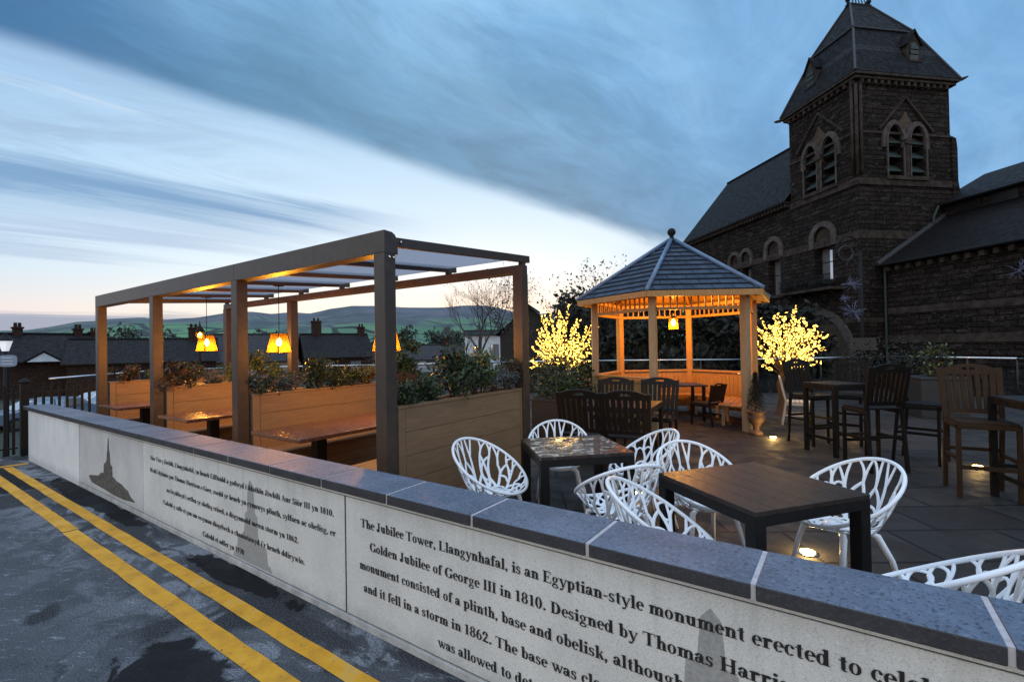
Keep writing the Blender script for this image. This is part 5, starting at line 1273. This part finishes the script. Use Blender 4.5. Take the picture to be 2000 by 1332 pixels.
# hall windows
def hall_window(cx, z0, zs, hw, rise, wd=.30, sash=True):
    fn = fl_
    ap = arc_pts(cx, zs, hw, rise, 14, False)+[(cx+hw, z0), (cx-hw, z0)]; cut(WALLS['tower_wall' if cx > -4.6 else 'nave_wall'], ap, fn, .62)
    mb = MB(); mb.prism(ap, fn, -.618, -.60); wn = hb(mb, 'window', 'window_dark')
    arch_band(fn, cx, zs, hw, rise, wd, 0, .10, pointed=False, name='window_arch', z0=zs-.5)
    mb = MB(); mb.prism([(cx-hw, zs-.25), (cx+hw, zs-.25)]+arc_pts(cx, zs, hw, rise, 10, False)[::-1], fn, -.40, -.12); mb.build('tympanum', 'dressed_stone', wn)
    mb = MB(); mb.face([fn(cx-hw, z0+.05, -.50), fn(cx+hw, z0+.05, -.50), fn(cx+hw, zs-.2, -.50), fn(cx-hw, zs-.2, -.50)]); mb.build('pane', 'window_pane', wn)
    sb = MB()
    for zz in (z0+.08, (z0+zs)/2-.1, zs-.28): sb.box(cx-hw, cx+hw, .465, .495, zz-.025, zz+.025)
    for xx in (cx-hw+.03, cx+hw-.03): sb.box(xx-.03, xx+.03, .465, .495, z0+.05, zs-.25)
    sb.build('sash', 'sash_white', wn)
    hb(MB().box(cx-hw-.15, cx+hw+.15, -.16, 0, z0-.18, z0), 'window_sill', 'dressed_stone')
hall_window(-2.28, 4.95, 7.3, .62, .62); hall_window(-6.15, 4.55, 7.4, .56, .58); hall_window(-8.85, 4.55, 7.35, .48, .5, .24); hall_window(-10.1, 4.55, 7.35, .48, .5, .24); hall_window(-13.4, 4.55, 7.4, .56, .58)
# ground arches with carved infill
for cx, hw in ((-3.0, 2.25), (-9.0, 2.25), (-14.2, 1.6)):
    mb = MB(); mb.prism(arc_pts(cx, .85, hw, hw, 18, False)+[(cx+hw, -2), (cx-hw, -2)], fl_, .004, .016); hb(mb, 'arch_recess', 'window_dark' if cx < -8 else 'carved_panel')
    arch_band(fl_, cx, .85, hw, hw, .42, 0, .12, pointed=False, name='ground_arch', z0=-1.9)
    if cx > -8:
        mb = MB(); mb.prism([(cx+.4, 1.2), (cx+1.3, 1.2), (cx+1.35, 1.9), (cx+.85, 2.35), (cx+.4, 1.9)], fl_, .017, .08); hb(mb, 'carved_relief', 'carved_panel')
        mb = MB()
        for q in range(4): mb.prism([(cx+.5+q*.2, 1.3), (cx+.6+q*.2, 1.3), (cx+.6+q*.2, 1.95), (cx+.5+q*.2, 1.95)], fl_, .081, .11)
        hb(mb, 'carved_relief', 'carved_panel')
# balcony under the first window
hb(MB().box(-4.75, -.95, -.85, 0, 4.35, 4.50), 'balcony_slab', 'dressed_stone')
mb = MB()
for k in range(30): x = -4.7+k*3.7/29; mb.box(x-.012, x+.012, -.83, -.806, 4.5, 5.15)
mb.box(-4.72, -.98, -.84, -.80, 5.15, 5.19)
for k in range(4): x = -4.4+k*1.07; mb.tube([(x, -.02, 3.7), (x, -.35, 4.05), (x, -.75, 4.35)], .06, 6)
hb(mb, 'balcony_railing', 'iron_black')
mb = MB(); leaves(mb, clump_fn([((-4.5+k*.36, -.7, 4.72), .22) for k in range(10)]), 900, .12, random.Random(5)); hb(mb, 'balcony_plants', 'leaf_evergreen', fix=False)

# crook lamp post with frosty wire stars
cp = thing('crook_pole', 'tall dark crook topped pole with a hanging ring against the tower', 'pole', (.62, 24.75, 0))
mb = MB(); mb.tube([(0, 0, -2), (0, 0, 5.4)], [.09, .055], 10); side_ = Vector((-.82, -.57, 0))
mb.tube([Vector((0, 0, 5.4))]+[side_*(.5-.5*math.cos(a))+Vector((0, 0, 5.4+.62*math.sin(a))) for a in [math.pi*k/12 for k in range(1, 13)]]+[side_*1.0+Vector((0, 0, 5.1))], .035, 8)
mb.build('pole', 'iron_black', cp, smooth=True)
mb = MB(); c_ = side_*.62+Vector((0, 0, 5.3)); mb.ring([c_+side_*(.30*math.cos(a))+Vector((0, 0, .30*math.sin(a))) for a in [2*math.pi*k/24 for k in range(24)]], .03, 6)
for k in range(40): a = R.uniform(0, 6.28); p = c_+side_*(.3*math.cos(a))+Vector((0, 0, .3*math.sin(a))); mb.tube([p, p+Vector((R.gauss(0, .08), R.gauss(0, .08), R.gauss(0, .08)))], .008, 4)
mb.build('hanging_wreath', 'lead_dark', cp)
MB().box(-.45, .45, -.3, .3, 1.25, 1.75).build('equipment_box', 'planter_black', cp)
mat('frost_wire', (.15, .165, .26), (.09, .10, .19), 9, .5)
def wire_star(label, loc, r, n, seed):
    rg = random.Random(seed); s_ = thing('wire_star', label, 'decoration', loc, 0, 'frosty wire star decorations')
    mb = MB(); mb.lathe([(.02, -.03), (.04, 0), (.02, .03)], 8)
    for k in range(n):
        v = Vector((rg.gauss(0, 1), rg.gauss(0, 1), rg.gauss(0, 1))).normalized(); L = r*rg.uniform(.6, 1); mb.tube([v*.03, v*L], .007, 4)
        for q in range(3): w_ = (v+Vector((rg.gauss(0, .5), rg.gauss(0, .5), rg.gauss(0, .5)))).normalized(); mb.tube([v*L*(.55+.2*q), v*L*(.55+.2*q)+w_*r*.22], .005, 4)
    mb.build('spikes', 'frost_wire', s_); return s_
wire_star('upper frosty wire star hung beside the crook pole', (.27, 24.5, 4.0), .36, 30, 1)
wire_star('smallest frosty wire ball between two stars by the crook pole', (.05, 24.4, 3.42), .20, 26, 2)
wire_star('largest frosty wire star, lowest beside the crook pole', (.32, 24.5, 2.85), .48, 34, 3)
wire_star('frosty wire star on the wing wall at the right edge of the frame', (5.45, 25.6, 4.15), .5, 12, 4)

# ------------------------------------------------------------------ town beyond
def house(label, loc, rz, L, Wd, hw, hr, wall='house_brick', roof='house_slate', chims=(), wins=(), name='house', extra=None):
    h = thing(name, label, 'house', loc, rz, None)
    mb = MB(); mb.box(-L/2, L/2, -Wd/2, Wd/2, 0, hw)
    for s_ in (-1, 1): mb.raw([(s_*L/2, -Wd/2, hw), (s_*L/2, Wd/2, hw), (s_*L/2, 0, hw+hr), (s_*(L/2-.15), -Wd/2, hw), (s_*(L/2-.15), Wd/2, hw), (s_*(L/2-.15), 0, hw+hr)], [(0, 1, 2), (5, 4, 3), (0, 2, 5, 3), (1, 4, 5, 2)])
    mb.build('wall', wall, h)
    mb = MB(); o = .35; zo = hw-hr*o/(Wd/2)
    slope_face(mb, [(-L/2-o, -Wd/2-o, zo+.08), (L/2+o, -Wd/2-o, zo+.08), (L/2+o, 0, hw+hr+.08), (-L/2-o, 0, hw+hr+.08)]); slope_face(mb, [(L/2+o, Wd/2+o, zo+.08), (-L/2-o, Wd/2+o, zo+.08), (-L/2-o, 0, hw+hr+.08), (L/2+o, 0, hw+hr+.08)])
    rf = mb.build('roof', roof, h)
    rt = MB(); n = max(4, int(L/.45))
    for k in range(n): x = -L/2-o+(L+2*o)*k/n; rt.tube([(x, 0, hw+hr+.09), (x+(L+2*o)/n*.94, 0, hw+hr+.09)], .13, 7)
    rt.build('ridge_tile', roof, rf)
    mb = MB(); mb.box(-L/2-o, L/2+o, -Wd/2-o-.10, -Wd/2-o, zo-.02, zo+.10); mb.build('gutter', 'house_dark', h)
    for cx, cy, w_, hh in chims:
        zb_ = hw+hr*(1-abs(cy)/(Wd/2))-.4
        mb = MB(); mb.box(cx-w_/2, cx+w_/2, cy-.35, cy+.35, zb_, zb_+.4+hh); mb.box(cx-w_/2-.08, cx+w_/2+.08, cy-.43, cy+.43, zb_+.4+hh+.002, zb_+.55+hh)
        for q in range(2): mb.lathe([(.13, 0), (.11, .35), (.14, .38)], 10, (cx-w_*.22+q*w_*.44, cy, zb_+.55+hh))
        mb.build('chimney', 'house_brick', rf)
    for wx_, wz, ww, wh in wins:
        f = MB().box(wx_-ww/2, wx_+ww/2, -Wd/2-.05, -Wd/2+.02, wz, wz+wh).build('window', 'sash_white', h)
        for q in range(2): MB().box(wx_-ww/2+.06+q*ww*.48, wx_-ww/2+ww*.46+q*ww*.48, -Wd/2-.07, -Wd/2-.052, wz+.07, wz+wh-.07).build('pane', 'window_pane', f)
    if extra: extra(h)
    return h
def facing(x, y): return math.atan2(-y, -x)+math.pi/2      # local -Y looks at the viewer
def gab(h):
    mb = MB(); mb.prism([(-1.05, 3.45), (1.05, 3.45), (0, 4.2)], lambda u, v, dd: (u+4.1, -3.95-dd, v-.42), .0, .12); mb.build('gable_board', 'house_white', h)
    mb = MB(); mb.bar((2.7, -3.80, 2.90), (4.15, -3.80, 3.92), .7, .09); mb.bar((5.5, -3.80, 2.90), (4.05, -3.80, 3.92), .7, .09); mb.build('gable_roof', 'house_slate', h)
hx, hy = -58.5, 10.6
house('long dark roofed terrace house with a small white gable, far left', (hx-1.4, hy-4.0, -2), facing(hx, hy-2)+.10, 18, 6.6, 3.25, 2.15, chims=((3.0, 0, .6, .55), (7.0, 0, .6, .5), (8.15, 0, .6, .2)), extra=gab)
house('dark slate roofed house behind the far pergola posts', (-56.5, 18.2, -2), facing(-56, 18)-.05, 11, 7, 2.9, 2.0, chims=((3.7, 0, .9, 1.1),))
house('two storey house with tall corbelled chimneys seen beneath the pergola', (-53.6, 37.2, -2), facing(-53.6, 37)+.18, 7.6, 7, 2.9, 2.6, chims=((-2.2, 0, 1.1, 1.6), (3.3, 0, .8, .9)), wins=((-1.5, .9, 1.3, 1.3), (1.8, .9, 1.3, 1.3)), wall='house_brick')
house('pale slate roofed house left of the one with tall chimneys', (-60, 30.5, -2), facing(-60, 31)-.1, 9, 7, 2.6, 3.0, chims=(), wins=((1, .8, 1.3, 1.2),), roof='house_slate_pale', wall='house_cream')
house('low cream house below the dark trees left of the near post', (-52.8, 44.6, -2), facing(-52, 44), 7, 6, 2.3, 2.0, chims=((2, 0, .8, .8),), wins=((0, .8, 1.2, 1.0),), roof='house_slate_pale', wall='house_cream')
house('grey roofed house with a brick chimney right of the near pergola post', (-54, 54.5, -2), facing(-54, 55), 9.5, 6.5, 2.0, 2.0, chims=((2.6, 0, 1.1, 1.0),), wins=((-2.4, .6, 1.3, 1.1), (.3, .6, 1.3, 1.1)), roof='house_slate_pale', wall='house_white')
house('tall white rendered house behind the planter shrubs', (-44.5, 57.4, -2), facing(-43, 55.5), 6.6, 6, 5.4, .6, chims=(), wins=((1.0, 1.8, 1.2, 2.2), (-1.6, 1.8, 1.0, 2.0)), wall='house_white', name='house')
house('dark gabled house behind the left blossom tree', (-21.5, 34.2, -2), facing(-21, 33)+1.45, 7, 4.6, 4.7, 1.95, chims=(), wins=(), wall='house_dark', roof='house_slate')
house('pale grey roofed house just right of the dark gable', (-18.2, 38.0, -2), facing(-18, 38), 5, 5, 4.6, 2.3, roof='house_slate_pale', wall='house_dark')

def leafy_tree(label, loc, h, w_, seed, mt='leaf_far', n=2600, size=.34, th=.35, name='tree', group=None, bare=0):
    rg = random.Random(seed); t_ = thing(name, label, 'tree', loc, 0, group)
    mb = MB(); tips = []; mids = []
    branch(mb, Vector((0, 0, 0)), (0, 0, 1), h*th, h*.028, 0, rg, tips, .6, 8)
    tp = tips[0][0]; mb.build('trunk', 'grey_bark', t_)
    lm = MB(); tips = []
    for k in range(6):
        a = k*1.05+rg.uniform(-.3, .3); branch(lm, tp, (math.cos(a)*.8, math.sin(a)*.8, rg.uniform(.4, 1.4)), h*.28, h*.014, 2, rg, tips, .6, 5, 3, 0, 4, mids)
    lm.build('limbs', 'grey_bark', t_)
    cl = [((rg.uniform(-.4, .4)*w_, rg.uniform(-.4, .4)*w_, h*(.35+.55*rg.random())), rg.uniform(.10, .2)*w_) for _ in range(26)]
    cl = [(c, r) for c, r in cl if (c[0]**2+c[1]**2)**.5 < w_*.5*(1.05-abs(c[2]/h-.55))]
    lf = MB(); leaves(lf, clump_fn(cl), n, size, rg); lf.build('crown', mt, t_, fix=False)
    return t_
def bare_tree(label, loc, h, seed, lean=0, depth=5, spread=.42, r0=.02, leaf_n=0, mt='grey_bark', kids=3):
    rg = random.Random(seed); t_ = thing('bare_tree', label, 'tree', loc, 0, 'leafless trees beyond the terrace')
    mb = MB(); tips = []; mids = []
    mb.tube([(0, 0, 0), (lean*.15, 0, h*.16), (lean*.3, 0, h*.32)], [h*r0, h*r0*.8, h*r0*.65], 8); mb.build('trunk', mt, t_)
    tw = MB()
    for k in range(4):
        a = k*1.6+rg.uniform(-.3, .3); e = rg.uniform(.9, 1.35)
        branch(tw, (lean*.3, 0, h*(.24+.025*k)), (math.cos(a)*math.cos(e), math.sin(a)*math.cos(e), math.sin(e)), h*.26, h*r0*.42, depth-1, rg, tips, spread, 5, kids, 0, 4, mids)
    tw.build('twigs', mt, t_)
    if leaf_n:
        lf = MB()
        for _ in range(leaf_n):
            p, dd = rg.choice(tips); leaves(lf, lambda r: p+Vector((r.gauss(0, .12), r.gauss(0, .12), r.gauss(0, .12))), 1, .16, rg, 0)
        lf.build('last_leaves', 'leaf_far', t_, fix=False)
    return t_
bare_tree('tall leafless birch left of the rear pergola post', (-28.6, 35.6, -2), 11.2, 5, 0, 5, .42, .026, kids=4)
bare_tree('leafless tree close behind the rear pergola post', (-25.2, 36.2, -2), 11.0, 6, 0, 5, .45, .024, leaf_n=300)
bare_tree('smaller leafless tree above the white house', (-31.8, 37.0, -2), 7.8, 7, 0, 4, .5)
bare_tree('sparse tree holding its last leaves at the left of the gazebo roof', (-11.6, 25.0, -2), 8.4, 15, .6, 5, .6, leaf_n=420)
bare_tree('thin branching tree behind the left blossom tree', (-15.8, 25.6, -2), 7.6, 16, 0, 5, .5, leaf_n=500)
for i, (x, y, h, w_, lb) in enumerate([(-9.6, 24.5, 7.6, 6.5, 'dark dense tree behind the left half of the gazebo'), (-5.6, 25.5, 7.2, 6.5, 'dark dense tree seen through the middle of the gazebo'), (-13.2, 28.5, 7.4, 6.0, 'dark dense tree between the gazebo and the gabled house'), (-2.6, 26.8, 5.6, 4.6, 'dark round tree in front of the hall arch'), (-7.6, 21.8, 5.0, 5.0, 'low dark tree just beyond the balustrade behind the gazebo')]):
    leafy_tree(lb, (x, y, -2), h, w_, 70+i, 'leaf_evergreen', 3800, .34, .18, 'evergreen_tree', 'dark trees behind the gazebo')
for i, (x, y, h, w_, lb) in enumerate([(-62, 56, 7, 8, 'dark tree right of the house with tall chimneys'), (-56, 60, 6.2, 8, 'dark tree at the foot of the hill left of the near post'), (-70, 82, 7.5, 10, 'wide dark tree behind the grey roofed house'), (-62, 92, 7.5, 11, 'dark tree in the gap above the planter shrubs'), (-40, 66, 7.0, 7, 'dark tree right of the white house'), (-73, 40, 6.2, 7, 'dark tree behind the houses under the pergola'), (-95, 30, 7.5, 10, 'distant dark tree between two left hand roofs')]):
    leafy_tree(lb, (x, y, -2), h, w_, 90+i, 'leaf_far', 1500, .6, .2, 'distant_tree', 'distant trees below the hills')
pt = leafy_tree('green bushy small tree just right of the near pergola post', (-9.2, 8.3, 0), 2.05, .95, 99, 'leaf_mid', 1700, .10, .35, 'bushy_tree')
# teak chair and white balcony rails glimpsed over the planter
ch = dup(tk0, (-8.4, 7.45, 0), rad(200), 'slatted wooden chair seen over the planter beside the near post', 'dark slatted garden chairs')
for o in ch.children_recursive: o.data = o.data.copy(); o.data.materials[0] = M['stool_teak']

# street lamp, sign and parked cars beyond the fence
sl = thing('street_lamp', 'street lamp with pale lantern head at the left edge', 'street lamp', (-23.1, 3.42, -2))
MB().tube([(0, 0, 0), (0, 0, .8), (0, 0, 3.75)], [.09, .06, .045], 10).build('post', 'iron_black', sl, smooth=True)
MB().lathe([(.09, 3.78), (.19, 4.12)], 6).build('lamp_glass', 'lamp_head', sl); MB().lathe([(.22, 4.122), (.20, 4.16), (.08, 4.28), (.03, 4.38)], 8).build('lamp_cap', 'iron_black', sl)
sg = thing('round_sign', 'small pale blue road sign on a post left of the gate', 'sign', (-22.3, 3.35, -2), facing(-22.3, 3.3))
MB().tube([(0, 0, 0), (0, 0, 3.6)], .035, 8).build('post', 'iron_black', sg)
mb = MB(); mb.prism([(math.copysign(abs(math.cos(a))**.5, math.cos(a))*.22, 3.46+math.copysign(abs(math.sin(a))**.5, math.sin(a))*.19) for a in [2*math.pi*k/28 for k in range(28)]], lambda u, v, dd: (u, -.05-dd, v), 0, .02); mb.build('sign_face', 'sign_blue', sg)
mb = MB()
for z_ in (3.36, 3.46, 3.56): mb.box(-.13, .11, -.078, -.0705, z_-.02, z_+.015)
mb.build('sign_bars', 'house_white', sg)
def car(label, loc, rz, mt):
    c = thing('parked_car', label, 'car', loc, rz, 'cars parked beyond the fence')
    side = [(-2.05, .32), (-2.1, .62), (-1.95, .86), (-1.25, .93), (-.55, 1.36), (.25, 1.45), (1.15, 1.40), (1.75, .98), (2.0, .9), (2.08, .6), (2.02, .32)]
    mb = MB()
    secs = []
    for yy, k in ((-.80, .0), (-.84, .3), (-.72, .9), (.72, .9), (.84, .3), (.80, .0)): secs.append(yy)
    def ins(y, z): return y*(1-.16*max(0, (z-.9)/.55))
    n = len(side); vs = []
    for y in (-.86, .86): vs += [(x, ins(y, z), z) for x, z in side]
    mb.raw(vs, [tuple(range(n)), tuple(reversed(range(n, 2*n)))]+[(i, n+i, n+(i+1) % n, (i+1) % n) for i in range(n)])
    mb.build('body', mt, c, bevel=.05)
    for s_ in (-1, 1):
        for poly in ([(-1.02, .97), (-.50, 1.30), (.12, 1.37), (.12, .97)], [(.20, .97), (.20, 1.37), (1.05, 1.33), (1.50, .99)]):
            mb = MB(); mb.prism([(u, v) for u, v in poly], lambda u, v, dd: (u, s_*(ins(.86, v)+dd), v), -.01, .006); mb.build('side_window', 'window_pane', c)
    mb = MB(); mb.face([(-1.22, -.72, .96), (-1.22, .72, .96), (-.58, .66, 1.35), (-.58, -.66, 1.35)]); mb.v = [(x-.012, y, z+.012) for x, y, z in mb.v]; mb.build('windscreen', 'window_pane', c)
    mb = MB(); mb.face([(1.72, -.72, 1.0), (1.72, .72, 1.0), (1.20, .66, 1.38), (1.20, -.66, 1.38)]); mb.v = [(x+.012, y, z+.012) for x, y, z in mb.v]; mb.build('rear_window', 'window_pane', c)
    for x in (-1.32, 1.28):
        for y in (-.80, .80):
            wn = MB().tube([(x, y-.10, .32), (x, y+.10, .32)], .32, 18).build('wheel', 'rubber', c); MB().tube([(x, y-.107, .32), (x, y+.107, .32)], .19, 14).build('rim', 'steel', wn)
    for y in (-.6, .6): MB().box(-2.08, -2.0, y-.16, y+.16, .62, .76).build('headlight', 'lamp_head' if False else 'sash_white', c)
    return c
car('pale blue car parked beyond the fence just right of the gate post', (-33.6, 6.3, -2), rad(100), 'car_blue')
car('white car parked beyond the fence nearer the pergola', (-36.0, 9.3, -2), rad(96), 'car_white')
car('pale car at the left edge beyond the fence', (-33.0, .9, -2), rad(100), 'car_blue')
